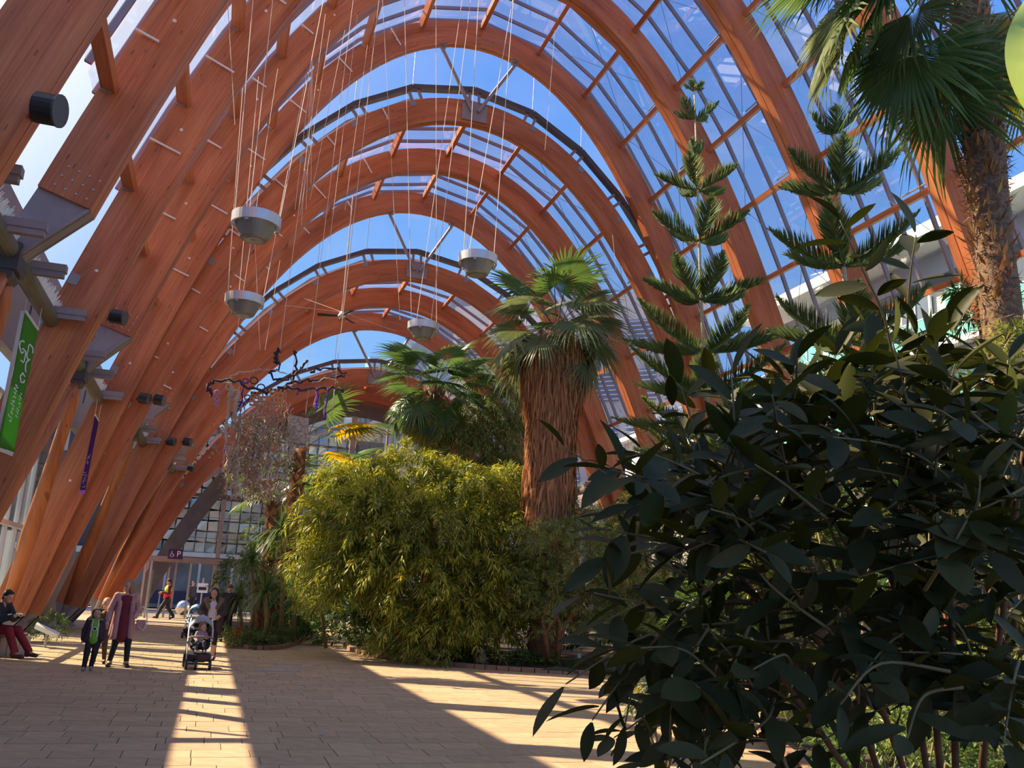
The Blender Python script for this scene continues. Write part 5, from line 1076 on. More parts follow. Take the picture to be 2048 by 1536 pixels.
# ------------------------------------------------------------------ people: one smooth surface per body, grown from blended rounded limbs
def surf(prims, h=.01, k=.03):
    """prims: ('c',a,b,ra,rb[,k]) or ('e',centre,(rx,ry,rz)[,k]) -> V, quads of the blended surface"""
    lo = np.full(3, 1e9); hi = -lo
    bb = []
    for p in prims:
        if p[0] == 'c': a, b, r = np.array(p[1], float), np.array(p[2], float), max(p[3], p[4]); l, u = np.minimum(a, b)-r, np.maximum(a, b)+r
        else: a = np.array(p[1], float); r = np.array(p[2], float); l, u = a-r, a+r
        bb.append((l, u)); lo = np.minimum(lo, l); hi = np.maximum(hi, u)
    lo -= 3*h+k; hi += 3*h+k; n = np.ceil((hi-lo)/h).astype(int)+1; Fd = np.full(n, .5, np.float32)
    axs = [lo[i]+h*np.arange(n[i]) for i in range(3)]
    for p, (l, u) in zip(prims, bb):
        i0 = np.maximum(((l-lo-k-2*h)/h).astype(int), 0); i1 = np.minimum(((u-lo+k+2*h)/h).astype(int)+2, n)
        X, Y, Z = np.meshgrid(*[axs[i][i0[i]:i1[i]].astype(np.float32) for i in range(3)], indexing='ij')
        if p[0] == 'c':
            a, b = np.array(p[1], float), np.array(p[2], float); ab = b-a; L = ab@ab+1e-12
            t = np.clip(((X-a[0])*ab[0]+(Y-a[1])*ab[1]+(Z-a[2])*ab[2])/L, 0, 1)
            d = np.sqrt((X-a[0]-t*ab[0])**2+(Y-a[1]-t*ab[1])**2+(Z-a[2]-t*ab[2])**2)-(p[3]+(p[4]-p[3])*t); kk = p[5] if len(p) > 5 else k
        else:
            c = p[1]; r = p[2]; k0 = np.sqrt(((X-c[0])/r[0])**2+((Y-c[1])/r[1])**2+((Z-c[2])/r[2])**2); k1 = np.sqrt(((X-c[0])/r[0]**2)**2+((Y-c[1])/r[1]**2)**2+((Z-c[2])/r[2]**2)**2)+1e-9
            d = k0*(k0-1)/k1; kk = p[3] if len(p) > 3 else k
        S = Fd[i0[0]:i1[0], i0[1]:i1[1], i0[2]:i1[2]]; hh = np.clip(.5+.5*(S-d)/kk, 0, 1); S[...] = S*(1-hh)+d*hh-kk*hh*(1-hh)
    ins = Fd < 0; c8 = sum(ins[a:n[0]-1+a, b:n[1]-1+b, c:n[2]-1+c].astype(np.int8) for a in (0, 1) for b in (0, 1) for c in (0, 1))
    act = (c8 > 0) & (c8 < 8); idx = np.full(act.shape, -1, np.int64); I = np.argwhere(act); idx[act] = np.arange(len(I))
    acc = np.zeros((len(I), 3)); cnt = np.zeros(len(I)); off = [(a, b, c) for a in (0, 1) for b in (0, 1) for c in (0, 1)]
    for o in off:
        for ax in range(3):
            if o[ax]: continue
            q = list(o); q[ax] = 1; f0 = Fd[tuple((I+o).T)]; f1 = Fd[tuple((I+q).T)]; m = (f0 < 0) != (f1 < 0); t = np.where(m, f0/(f0-f1+1e-12), 0)
            pt = np.array(o, float)[None]+np.eye(3)[ax][None]*t[:, None]; acc[m] += pt[m]; cnt[m] += 1
    V = (I+acc/cnt[:, None])*h+lo; Q = []
    for ax in range(3):
        b, c = [(1, 2), (2, 0), (0, 1)][ax]; sl = [slice(None)]*3; s2 = [slice(None)]*3; sl[ax] = slice(0, -1); s2[ax] = slice(1, None)
        A = ins[tuple(sl)]; B = ins[tuple(s2)]; E = np.argwhere(A != B); E = E[(E[:, b] > 0) & (E[:, c] > 0)]; E = E[(E[:, b] < n[b]-1) & (E[:, c] < n[c]-1)]
        eb = np.eye(3, dtype=int)[b]; ec = np.eye(3, dtype=int)[c]; q = np.stack([idx[tuple((E-eb-ec).T)], idx[tuple((E-ec).T)], idx[tuple(E.T)], idx[tuple((E-eb).T)]], 1)
        fl = ~A[tuple(E.T)]; q[fl] = q[fl][:, ::-1]; Q.append(q)
    return V, np.concatenate(Q)
def M2(name, c, r=.75, var=.12, s=8): M[name] = mat(name, c, r, 0, var, s); return M[name]
skin = mat('skin', (.62, .34, .24), .55, 0, .05, 9); skin2 = mat('warm skin', (.55, .28, .19), .55, 0, .05, 9)
V3 = lambda *a: np.array(a, float)
def base_pose(H, kid=False):
    s = H/1.7; hs = (1.25 if kid else 1.0)      # children have larger heads
    J = dict(pel=V3(0, 0, .93), chest=V3(0, 0, 1.24), neck=V3(0, .01, 1.42), head=V3(0, -.01, 1.57 if not kid else 1.55), ls=V3(.175, 0, 1.37), rs=V3(-.175, 0, 1.37), le=V3(.23, .02, 1.10), re=V3(-.23, .02, 1.10), lw=V3(.22, -.06, .86), rw=V3(-.22, -.06, .86),
             lh=V3(.09, 0, .90), rh=V3(-.09, 0, .90), lk=V3(.10, -.02, .49), rk=V3(-.10, -.02, .49), la=V3(.10, .02, .085), ra=V3(-.10, .02, .085), ltoe=V3(.11, -.15, .03), rtoe=V3(-.11, -.15, .03), face=V3(0, -1, 0), hs=hs)
    return J, s
def hand_prims(w, e, curl=.5, side=1):
    d = w-e; d /= np.linalg.norm(d); s = np.cross(d, V3(0, 0, 1)) if abs(d[2]) < .9 else V3(0, -1, 0); s /= np.linalg.norm(s); u = np.cross(s, d); P = [('c', w, w+d*.05, .030, .034, .02), ('c', w+d*.05+s*.018, w+d*.085+s*.024, .020, .018, .015), ('c', w+d*.05-s*.018, w+d*.085-s*.024, .020, .018, .015)]
    bend = -u if u[2] > 0 else u
    if abs(d[2]) > .8: bend = V3(0, 1, 0)*.0+np.cross(d, s)
    for i, (o, L) in enumerate(((-.028, .062), (-.010, .075), (.010, .07), (.028, .055))):
        a = w+d*.09+s*o; b = a+(d*math.cos(curl*.6)+bend*math.sin(curl*.6))*L*.5; c = b+(d*math.cos(curl*1.5)+bend*math.sin(curl*1.5))*L*.5; P += [('c', a, b, .0105, .010, .006), ('c', b, c, .010, .009, .006)]
    a = w+d*.03+s*.03*side; b = a+(d*.6+s*.7*side)*.035; P += [('c', a, b, .013, .012, .01), ('c', b, b+(d*.9+s*.25*side)*.03, .012, .010, .006)]
    return P
def head_prims(J):
    c = J['head']; f = J['face']/np.linalg.norm(J['face']); s = np.cross(f, V3(0, 0, 1)); s /= np.linalg.norm(s); u = np.cross(s, f); q = J['hs']
    return [('e', c+u*.02*q, (.078*q, .088*q, .105*q)), ('e', c+f*.030*q-u*.055*q, (.052*q, .055*q, .058*q), .03), ('e', c+f*.078*q-u*.095*q*.95+u*.0, (.02*q, .018*q, .016*q), .02), ('c', c+f*.080*q+u*.01*q, c+f*.102*q-u*.028*q, .009*q, .014*q, .012),
            ('e', c+f*.078*q-u*.062*q, (.024*q, .014*q, .010*q), .01), ('e', c+s*.078*q-u*.01*q, (.012*q, .018*q, .030*q), .008), ('e', c-s*.078*q-u*.01*q, (.012*q, .018*q, .030*q), .008), ('c', c+f*.075*q+u*.022*q+s*.02*q, c+f*.075*q+u*.022*q-s*.02*q, .012*q, .012*q, .012)], (c, f, s, u, q)
def person(loc, H, J, label, rz=0., kid=False, wear=(), hair=None, hairc=(.2, .1, .04), sk=None, fem=0, h=.010, grp=None):
    """wear: list of (name, material, function(J) -> prims)"""
    s = J.pop('_s') if '_s' in J else H/1.7; root = empty('person', (loc[0], loc[1], 0), label, 'person', grp); sk = sk or skin
    A = ('c', J['pel']+V3(0, 0, -.02), J['pel']+V3(0, 0, .1), .125, .12); P = [A, ('e', (J['pel']+J['chest'])/2, (.125, .095, .16)), ('e', J['chest'], (.145, .10, .16)), ('c', J['ls']*.9+J['neck']*.1, J['rs']*.9+J['neck']*.1, .055, .055), ('c', J['neck']-V3(0, 0, .08), J['neck']+V3(0, -.005, .06), .055, .048)]
    hp, (c, f, sd, u, q) = head_prims(J); P += hp
    for a in 'lr':
        P += [('c', J[a+'s'], J[a+'e'], .048, .038), ('c', J[a+'e'], J[a+'w'], .038, .026), ('c', J[a+'h'], J[a+'k'], .085, .055), ('c', J[a+'k'], J[a+'k']*.6+J[a+'a']*.4+V3(0, .02, 0), .054, .056), ('c', J[a+'k']*.6+J[a+'a']*.4, J[a+'a'], .054, .036), ('c', J[a+'a'], J[a+'toe'], .038, .028), ('e', J[a+'a']+V3(0, .03, -.035), (.035, .045, .035))]
        P += hand_prims(J[a+'w'], J[a+'e'], J.get('curl', .6), 1 if a == 'r' else -1)
    Rz = Matrix.Rotation(rz, 4, 'Z')@Matrix.Scale(s, 4)
    def put(nm, pr, m, hh=h, kk=.03, smooth=True):
        v, qf = surf(pr, hh, kk); me = mesh_np(nm, v, qf, smooth); me.transform(Rz); o = obj(nm, me, m, root); o.matrix_parent_inverse = Matrix(); o.location = (0, 0, 0); return o
    body = put('body', P, sk)
    for e_ in (-1, 1):
        m = MB(); cc = c+f*.079*q+sd*.030*q*e_+u*.004; m.lathe([(0, -.008*q), (.010*q, -.005*q), (.013*q, 0), (.010*q, .005*q), (0, .008*q)], (0, 0, 0), 10); me = m.mesh('eye', True); me.transform(Matrix.Translation(Vector(cc))); me.transform(Rz); o = obj('eye', me, M['black'], root); o.matrix_parent_inverse = Matrix()
    if hair: put('hair', hair(c, f, sd, u, q), mat('hair', hairc, .6, 0, .25, 30), h, .02)
    for nm, m, fn in wear: put(nm, fn(J), m, h, .03)
    return root
# garments
def trousers(g=.014, flare=0.): return lambda J: [('c', J['pel']+V3(0, 0, -.03), J['pel']+V3(0, 0, .07), .135, .128)]+sum([[('c', J[a+'h'], J[a+'k'], .09+g*.5, .062+g), ('c', J[a+'k'], J[a+'a']+V3(0, 0, .03), .062+g, .045+g+flare)] for a in 'lr'], [])
def shirt(g=.015, sleeve=1., hem=.0): 
    def f(J):
        P = [('c', J['pel']+V3(0, 0, .02-hem), J['pel']+V3(0, 0, .12), .132+g, .125+g), ('e', (J['pel']+J['chest'])/2, (.13+g, .10+g, .18)), ('e', J['chest'], (.15+g, .105+g, .165)), ('c', J['ls']*.93+J['neck']*.07, J['rs']*.93+J['neck']*.07, .06+g*.5, .06+g*.5)]
        for a in 'lr':
            P += [('c', J[a+'s'], J[a+'e'], .055+g, .045+g)]+([('c', J[a+'e'], J[a+'w']+(J[a+'e']-J[a+'w'])*.08, .045+g, .032+g)] if sleeve > .6 else [])
        return P
    return f
def shoes(J): return sum([[('c', J[a+'a']+V3(0, .01, -.03), J[a+'toe'], .048, .038), ('c', J[a+'a']+V3(0, .03, -.04), J[a+'a']+V3(0, .03, .03), .046, .046)] for a in 'lr'], [])
def bob(L=.17, w=1.0, back=.05): return lambda c, f, s, u, q: [('e', c+u*.035*q-f*.022*q, (.094*q*w, .095*q, .105*q)), ('c', c+s*.075*q-f*.01*q, c+s*.085*q*w-u*L*q, .036*q, .032*q), ('c', c-s*.075*q-f*.01*q, c-s*.085*q*w-u*L*q, .036*q, .032*q), ('c', c-f*.06*q, c-f*.075*q-u*(L+.01)*q, .075*q, .065*q)]
def short(): return lambda c, f, s, u, q: [('e', c+u*.042*q-f*.022*q, (.088*q, .092*q, .095*q)), ('c', c-f*.045*q, c-f*.06*q-u*.055*q, .072*q, .052*q), ('e', c+u*.085*q+f*.035*q, (.06*q, .05*q, .03*q))]
pink = M2('dusty pink wool', (.52, .27, .25)); burg = M2('burgundy dress', (.17, .015, .03)); tights = M2('black tights', (.012, .012, .014)); blackm = M2('black leather', (.015, .014, .014), .4)
# 1 woman in the long pink coat
J, s_ = base_pose(1.7); J.update(face=V3(-.75, -.6, -.12), rw=V3(-.30, -.14, .86), re=V3(-.27, 0, 1.10), lw=V3(.21, -.20, 1.02), le=V3(.25, .03, 1.09), lk=V3(.13, -.10, .50), la=V3(.15, -.08, .09), ltoe=V3(.17, -.25, .03), rk=V3(-.09, .0, .49), ra=V3(-.15, .02, .085), rtoe=V3(-.19, -.14, .03))
def coat(J):
    P = [('e', J['chest']+V3(0, .03, 0), (.175, .105, .18)), ('c', J['ls']*.95, J['rs']*.95, .068, .068)]
    for a, sx in (('l', 1), ('r', -1)):
        P += [('c', J[a+'s'], J[a+'e'], .068, .060), ('c', J[a+'e'], J[a+'w']+(J[a+'e']-J[a+'w'])*.1, .060, .050)]
        P += [('c', V3(sx*.10, .05, 1.30), V3(sx*.155, .06, .62), .075, .090), ('c', V3(sx*.120, -.085, 1.24), V3(sx*.150, -.11, .58), .045, .062, .02)]
    P += [('c', V3(0, .08, 1.30), V3(0, .10, .60), .085, .100)]
    return P
def dress(J): return [('e', J['chest'], (.150, .112, .17)), ('e', (J['pel']+J['chest'])/2, (.13, .108, .2)), ('c', J['pel']+V3(0, 0, .05), V3(0.01, -.025, .60), .142, .145), ('c', J['pel']+V3(0, -.02, 0), V3(.0, -.04, .58), .13, .12), ('c', J['ls']*.85+V3(0, 0, .2), J['rs']*.85+V3(0, 0, .2), .05, .05)]
g1 = ground(234, 1333)
person(g1, 1.62, J, 'woman in a long dusty pink coat over a burgundy dress and black tights', 0.15, wear=[('tights', tights, trousers(.004)), ('dress', burg, dress), ('coat', pink, coat), ('boots', blackm, shoes)], hair=bob(.13, 1.05), hairc=(.33, .19, .09))
# her white shoulder bag
c = V3(g1[0]+.34, g1[1]-.12, .72); bag = empty('bag', c, 'pale strap bag hanging from the hand of the woman in the pink coat', 'bag')
m = MB(); m.tube([c+V3(-.10, 0, .34), c+V3(-.02, 0, .40), c+V3(.06, 0, .32), c+V3(.09, 0, .1), c+V3(.04, 0, -.04), c+V3(-.06, 0, .02)], .012, 6); m.build('strap', M['white'], bag, smooth=True)
m = MB(); m.box(c+V3(-.02, .05, .05), (.16, .07, .20), .2); m.build('pouch', pink, bag)
# 2 boy in green shirt
g2 = ground(177, 1341); J, s_ = base_pose(1.07, True); J.update(face=V3(.55, -.7, .28), lw=V3(.24, -.02, .86), rw=V3(-.27, .02, .84), re=V3(-.26, .05, 1.1), rk=V3(-.11, -.05, .49), ra=V3(-.13, -.06, .085), rtoe=V3(-.16, -.26, .03), lk=V3(.09, .0, .49), la=V3(.05, .08, .1), ltoe=V3(.05, -.10, .03))
lime = M2('lime green shirt', (.20, .42, .03)); navyred = M2('dark maroon jacket', (.05, .02, .04)); trw = M2('black trousers', (.02, .02, .025)); red_blue = M2('red and blue sleeve', (.16, .03, .05))
def jacket(J):
    P = [('c', J['ls']*.95+V3(0, .02, .07), J['rs']*.95+V3(0, .02, .07), .082, .082), ('e', J['chest']+V3(0, .045, -.02), (.175, .10, .18)), ('c', V3(0, .08, 1.2), V3(0, .085, .88), .115, .12)]
    for a, sx in (('l', 1), ('r', -1)):
        P += [('c', J[a+'s'], J[a+'e'], .075, .07), ('c', J[a+'e'], J[a+'w']+(J[a+'e']-J[a+'w'])*.1, .07, .06), ('c', V3(sx*.13, -.03, 1.34), V3(sx*.17, -.03, .88), .055, .07), ('e', V3(sx*.21, -.0, .86), (.085, .10, .10))]
    return P
def hood(J): return [('c', V3(-.10, .07, 1.40), V3(.10, .07, 1.40), .075, .075)]
boy = person(g2, 1.07, J, 'small boy in a lime green shirt and open dark jacket, looking up', .1, True, wear=[('shirt', lime, shirt(.018, .5, .10)), ('trousers', trw, trousers(.02)), ('jacket', navyred, jacket), ('hood', M2('blue hood', (.04, .06, .13)), hood), ('shoes', M2('grey trainers', (.16, .20, .22)), shoes)], hair=short(), hairc=(.13, .07, .035), h=.011)
def zip_(J): return [('c', V3(.075, -.135, 1.40), V3(.085, -.15, .92), .012, .012), ('c', V3(-.075, -.135, 1.40), V3(-.085, -.15, .92), .012, .012)]
v, qf = surf(zip_(J), .008, .005); me = mesh_np('jacket_lining', v, qf, True); me.transform(Matrix.Rotation(.1, 4, 'Z')@Matrix.Scale(1.07/1.7, 4)); o = obj('jacket_lining', me, M['white'], boy); o.matrix_parent_inverse = Matrix()
m = MB(); m.tube([(0, -.135, 1.15), (0, -.175, 1.15)], .062, 18); me = m.mesh('shirt_badge'); me.transform(Matrix.Rotation(.1, 4, 'Z')@Matrix.Scale(1.07/1.7, 4)); o = obj('shirt_badge', me, M['white'], boy); o.matrix_parent_inverse = Matrix()
m = MB(); m.tube([(0, -.17, 1.15), (0, -.180, 1.15)], .042, 16); me = m.mesh('badge_centre'); me.transform(Matrix.Rotation(.1, 4, 'Z')@Matrix.Scale(1.07/1.7, 4)); o = obj('badge_centre', me, M['black'], boy); o.matrix_parent_inverse = Matrix()
# 3 blond child behind
g3 = ground(196, 1327); J, s_ = base_pose(1.23, True); J.update(face=V3(-.3, -.9, -.15), rw=V3(-.06, -.16, 1.30), re=V3(-.22, -.12, 1.10), lw=V3(.24, -.04, .87), lk=V3(.10, -.05, .5), la=V3(.13, .05, .09), ltoe=V3(.15, -.12, .03), rk=V3(-.08, .02, .49), ra=V3(-.12, -.02, .09), rtoe=V3(-.17, -.2, .03))
brn = M2('dark brown top', (.055, .035, .025)); brt = M2('brown trousers', (.07, .04, .035))
person(g3, 1.23, J, 'blond child in a dark brown top with a hand near the chin, behind the boy', 0, True, wear=[('top', brn, shirt(.02, 1., .06)), ('trousers', brt, trousers(.008)), ('boots', M2('brown boots', (.10, .045, .025)), shoes)], hair=bob(.06, .98), hairc=(.50, .33, .14), h=.011)
# 4 woman with the pushchair
g4 = ground(412, 1322); g4 = g4+V3(.02, .25, 0); J, s_ = base_pose(1.56); J.update(face=V3(-.12, -.98, -.22), chest=V3(0, -.05, 1.23), neck=V3(0, -.07, 1.40), head=V3(-.01, -.12, 1.53), ls=V3(.18, -.05, 1.35), rs=V3(-.18, -.05, 1.35), lw=V3(.17, -.36, 1.02), rw=V3(-.19, -.36, 1.02), le=V3(.26, -.08, 1.10), re=V3(-.27, -.08, 1.10), lk=V3(.12, -.1, .5), la=V3(.13, .02, .09), ltoe=V3(.13, -.14, .03), rk=V3(-.09, .05, .5), ra=V3(-.1, .28, .14), rtoe=V3(-.1, .14, .03))
fur = M2('brown fur collar', (.20, .13, .08), .9, .4, 40); parka = M2('dark brown parka', (.06, .035, .03))
def pk(J):
    P = [('e', J['chest']+V3(0, .03, 0), (.185, .13, .19)), ('c', J['ls']*.95+V3(0, 0, .05), J['rs']*.95+V3(0, 0, .05), .075, .075)]
    for a, sx in (('l', 1), ('r', -1)): P += [('c', J[a+'s'], J[a+'e'], .078, .072), ('c', J[a+'e'], J[a+'w']+(J[a+'e']-J[a+'w'])*.15, .072, .058), ('c', V3(sx*.13, .02, 1.25), V3(sx*.15, .04, .66), .09, .10), ('c', V3(sx*.15, -.10, 1.2), V3(sx*.17, -.08, .68), .05, .06)]
    return P+[('c', V3(0, .06, 1.25), V3(0, .09, .68), .11, .12)]
def furc(J): n = J['neck']; return [('c', n+V3(sx*.03, .08, .02), n+V3(sx*.17, -.02, -.03), .06, .062) for sx in (-1, 1)]+[('c', n+V3(sx*.17, -.02, -.03), n+V3(sx*.10, -.12, -.20), .062, .045) for sx in (-1, 1)]
person(g4, 1.56, J, 'dark haired woman in a brown fur collared coat pushing the black pushchair', -.05, wear=[('top', M2('white top', (.70, .66, .68)), shirt(.008, .3)), ('leggings', tights, trousers(.0)), ('coat', parka, pk), ('fur_collar', fur, furc), ('boots', blackm, shoes)], hair=bob(.20, .95), hairc=(.02, .014, .012), sk=skin2)
# 5 pushchair with toddler
def pushchair(g, rz, label, canopy, seatc, full=True):
    root = empty('pushchair', (g[0], g[1], 0), label, 'pushchair'); root.rotation_euler = (0, 0, rz); root.scale = (.9, .9, .9)
    def put(m, nm, mm, sm=False, kind=None, par=None): o = m.build(nm, mm, None, kind, sm); o.parent = par or root; o.matrix_parent_inverse = Matrix(); return o
    tyre = M['black']
    for x, y in ((-.24, -.34), (-.05, -.40), (.24, -.34), (-.27, .34), (.27, .34)) if full else ((-.24, -.34), (.24, -.34), (-.27, .34), (.27, .34)):
        r = .105 if y < 0 else .14; w = MB(); w.tube([(x-.025, y, r), (x+.025, y, r)], r, 24); wh = put(w, 'wheel', tyre)
        w = MB(); w.tube([(x-.03, y, r), (x+.03, y, r)], r*.45, 14); put(w, 'wheel_hub', M['galv'], par=wh)
    fr = M['galv']
    for sx in (-1, 1):
        w = MB(); w.tube([(sx*.24, -.34, .13), (sx*.25, -.10, .42), (sx*.25, .22, .80), (sx*.22, .46, 1.02)], .016, 8); put(w, 'side_tube', M['white'], True)
        w = MB(); w.tube([(sx*.27, .34, .14), (sx*.26, .02, .50), (sx*.25, -.14, .56)], .014, 8); put(w, 'rear_tube', M['black'], True)
    w = MB(); w.tube([(-.22, .46, 1.02), (0, .49, 1.03), (.22, .46, 1.02)], .018, 8); put(w, 'handle', M['black'], True)
    w = MB(); w.tube([(-.24, -.36, .12), (.24, -.36, .12)], .02, 8); w.hexa([(-.22, -.32, .16), (.22, -.32, .16), (.22, .26, .16), (-.22, .26, .16), (-.25, -.36, .30), (.25, -.36, .30), (.25, .28, .32), (-.25, .28, .32)]); put(w, 'basket', M['black'])
    v, f = surf([('c', (-.13, -.06, .46), (.13, -.06, .46), .075, .075), ('c', (-.13, .10, .50), (.13, .10, .50), .07, .07), ('c', (-.13, .16, .62), (.13, .16, .62), .06, .06), ('c', (-.12, .24, .88), (.12, .24, .88), .05, .05), ('c', (-.18, 0, .52), (-.18, .2, .72), .04, .04), ('c', (.18, 0, .52), (.18, .2, .72), .04, .04), ('c', (-.1, -.16, .40), (-.08, -.26, .20), .05, .04), ('c', (.1, -.16, .40), (.08, -.26, .20), .05, .04), ('c', (-.12, -.27, .18), (.12, -.27, .18), .035, .035)], .014, .05)
    o = obj('seat', mesh_np('seat', v, f, True), seatc, root); o.matrix_parent_inverse = Matrix()
    V = []; F = []; nu, nv = 9, 14
    for i in range(nu):
        a = math.radians(-42+i*11.5)
        for j in range(nv):
            b = math.pi*j/(nv-1); rr = .27; ridge = 1+.03*(i % 2); V.append((math.cos(b)*.245*ridge, .26-math.sin(a)*math.sin(b)*.34*ridge, .80+math.cos(a)*math.sin(b)*.34*ridge-.04))
    for i in range(nu-1):
        for j in range(nv-1): q = i*nv+j; F.append((q, q+1, q+nv+1, q+nv))
    o = obj('hood', mesh_np('hood', np.array(V), np.array(F), True), canopy, root); o.matrix_parent_inverse = Matrix(); sm = o.modifiers.new('s', 'SOLIDIFY'); sm.thickness = .012
    w = MB(); w.tube([(-.24, .02, .62), (-.2, -.22, .66), (0, -.30, .67), (.2, -.22, .66), (.24, .02, .62)], .022, 8); put(w, 'bumper_bar', M['kerb'] if full else M['black'], True)
    return root
g5 = ground(393, 1340); g5 = g5+V3(0, .40, 0)
pushchair(g5, .05, 'black seated pushchair with grey patterned hood and silver frame on the sunny floor', mat('grey patterned canvas', (.42, .40, .43), .8, 0, .35, 26), mat('black canvas', (.015, .015, .02), .8, 0, .2, 12))
# toddler
J, s_ = base_pose(.82, True); J['hs'] = 1.55; dz = -.38; 
J.update(pel=V3(0, 0, .95), chest=V3(0, .06, 1.22), neck=V3(0, .06, 1.38), head=V3(.03, .02, 1.56), ls=V3(.15, .04, 1.32), rs=V3(-.15, .04, 1.32), le=V3(.24, -.1, 1.15), lw=V3(.20, -.30, 1.16), re=V3(-.22, -.08, 1.12), rw=V3(-.14, -.30, 1.02), lh=V3(.09, 0, .93), rh=V3(-.09, 0, .93), lk=V3(.14, -.33, .98), rk=V3(-.14, -.33, .98), la=V3(.15, -.46, .66), ra=V3(-.15, -.46, .66), ltoe=V3(.17, -.60, .66), rtoe=V3(-.17, -.60, .66), face=V3(.85, -.5, -.1))
td = person(g5+V3(.005, .0, 0), .82, J, 'toddler sitting in the pushchair, head turned to the right', .05, True, wear=[('top', M2('grey striped top', (.30, .28, .30), .8, .5, 40), shirt(.02, 1.)), ('trousers', M2('dark toddler trousers', (.06, .055, .06)), trousers(.01)), ('shoes', M['white'], shoes)], hair=short(), hairc=(.25, .14, .07), h=.013)
td.location.z = .02
# second pushchair, pale blue, behind the woman
g6 = ground(380, 1277); pushchair(g6+V3(.05, .3, 0), -.2, 'pale blue hooded pushchair half hidden behind the woman in the fur collared coat', mat('pale blue canvas', (.20, .42, .62), .6, 0, .06, 6), mat('pale blue seat', (.20, .42, .62), .6, 0, .06, 6), False)
# 6 man in high visibility vest
g7 = ground(334, 1236); g7[1] = 43.3; g7[0] = at(334, 1200, 43.3)[0]
J, s_ = base_pose(1.74); J.update(face=V3(0, -1, -.35), lw=V3(.06, -.26, 1.12), le=V3(.2, -.02, 1.09), rw=V3(-.06, -.26, 1.10), re=V3(-.2, -.02, 1.09), lk=V3(.09, -.22, .50), la=V3(.09, -.36, .12), ltoe=V3(.09, -.50, .08), rk=V3(-.09, .10, .50), ra=V3(-.09, .36, .14), rtoe=V3(-.09, .24, .03))
hv = M2('yellow high visibility', (.55, .85, .02)); rv = M2('red high visibility', (.85, .04, .03)); mar = M2('maroon sleeve', (.12, .01, .015))
def vest_top(J): return [('e', J['chest']+V3(0, 0, .02), (.185, .15, .18)), ('c', J['ls']*.9, J['rs']*.9, .075, .075)]
def vest_low(J): return [('c', J['pel']+V3(0, 0, .02), J['pel']+V3(0, 0, .14), .165, .16)]
person(g7, 1.74, J, 'man in a yellow and red high visibility vest walking past the entrance', -1.25, wear=[('shirt', mar, shirt(.02)), ('vest', hv, vest_top), ('vest_lower', rv, vest_low), ('trousers', trw, trousers(.02)), ('shoes', blackm, shoes)], hair=short(), hairc=(.02, .015, .012), sk=skin2, h=.013)
# 7 seated man at the left edge on the stone bench
gb_ = ground(2, 1314); bx, by = gb_[0]-.32, gb_[1]+.25
bn_ = empty('bench', (bx-.1, by, 0), 'curved stone bench with a timber top at the left edge', 'bench')
V = []
pts = [(bx-.75, by-.5), (bx-.35, by-.28), (bx+.02, by+.05), (bx+.25, by+.5), (bx+.35, by+1.0)]
pp = smooth_poly(pts, 3)
m = MB()
for a, b in zip(pp[:-1], pp[1:]): m.beam((a[0], a[1], .18), (b[0]+(b[0]-a[0])*.05, b[1]+(b[1]-a[1])*.05, .18), .52, .36)
m.build('stone_base', M['concrete'], bn_)
for k in range(4):
    m = MB(); q = [(p[0]-(-.19+.125*k)*.8, p[1]+(-.19+.125*k)*.5, .385) for p in pp]; 
    for a, b in zip(q[:-1], q[1:]): m.beam(a, b, .10, .05)
    m.build('timber_slat', M['kerb'], bn_)
J, s_ = base_pose(1.75); J.update(pel=V3(0, 0, .52), chest=V3(0, -.10, .83), neck=V3(0, -.16, 1.0), head=V3(0, -.24, 1.13), ls=V3(.18, -.13, .95), rs=V3(-.18, -.13, .95), le=V3(.22, -.28, .72), lw=V3(.10, -.48, .78), re=V3(-.2, -.28, .70), rw=V3(-.08, -.46, .76), lh=V3(.09, -.02, .50), rh=V3(-.09, -.02, .50), lk=V3(.11, -.48, .50), rk=V3(-.11, -.46, .50), la=V3(.11, -.80, .10), ra=V3(-.11, -.66, .09), ltoe=V3(.11, -.97, .05), rtoe=V3(-.11, -.84, .03), face=V3(0, -1, -.35))
person((bx+.02, by-.02), 1.75, J, 'seated person in navy jacket and dark red trousers on the stone bench', 1.1, wear=[('jacket', M2('navy jacket', (.015, .02, .035)), shirt(.03)), ('trousers', M2('dark red trousers', (.24, .015, .025)), trousers(.02)), ('shoes', M2('brown shoes', (.09, .05, .04)), shoes)], hair=short(), hairc=(.02, .015, .012))
# 8 person half hidden behind
g8 = ground(447, 1282); J, s_ = base_pose(1.62); J.update(face=V3(-.3, -.8, -.6))
person(g8, 1.62, J, 'brown haired person in dark clothes half hidden behind the fur collared woman', .2, wear=[('jacket', M2('dark green jacket', (.03, .035, .03)), shirt(.03)), ('trousers', trw, trousers(.02)), ('shoes', blackm, shoes)], hair=short(), hairc=(.16, .06, .03), h=.013)
# 9 distant walker outside
c9 = at(383, 1196, 53); J, s_ = base_pose(1.7); person((c9[0], 53), 1.7, J, 'distant walker in dark clothes on the street outside the doors', .6, wear=[('coat', M2('grey coat', (.05, .05, .06)), shirt(.03)), ('trousers', trw, trousers(.02)), ('shoes', blackm, shoes)], hair=short(), hairc=(.05, .03, .02), h=.018)
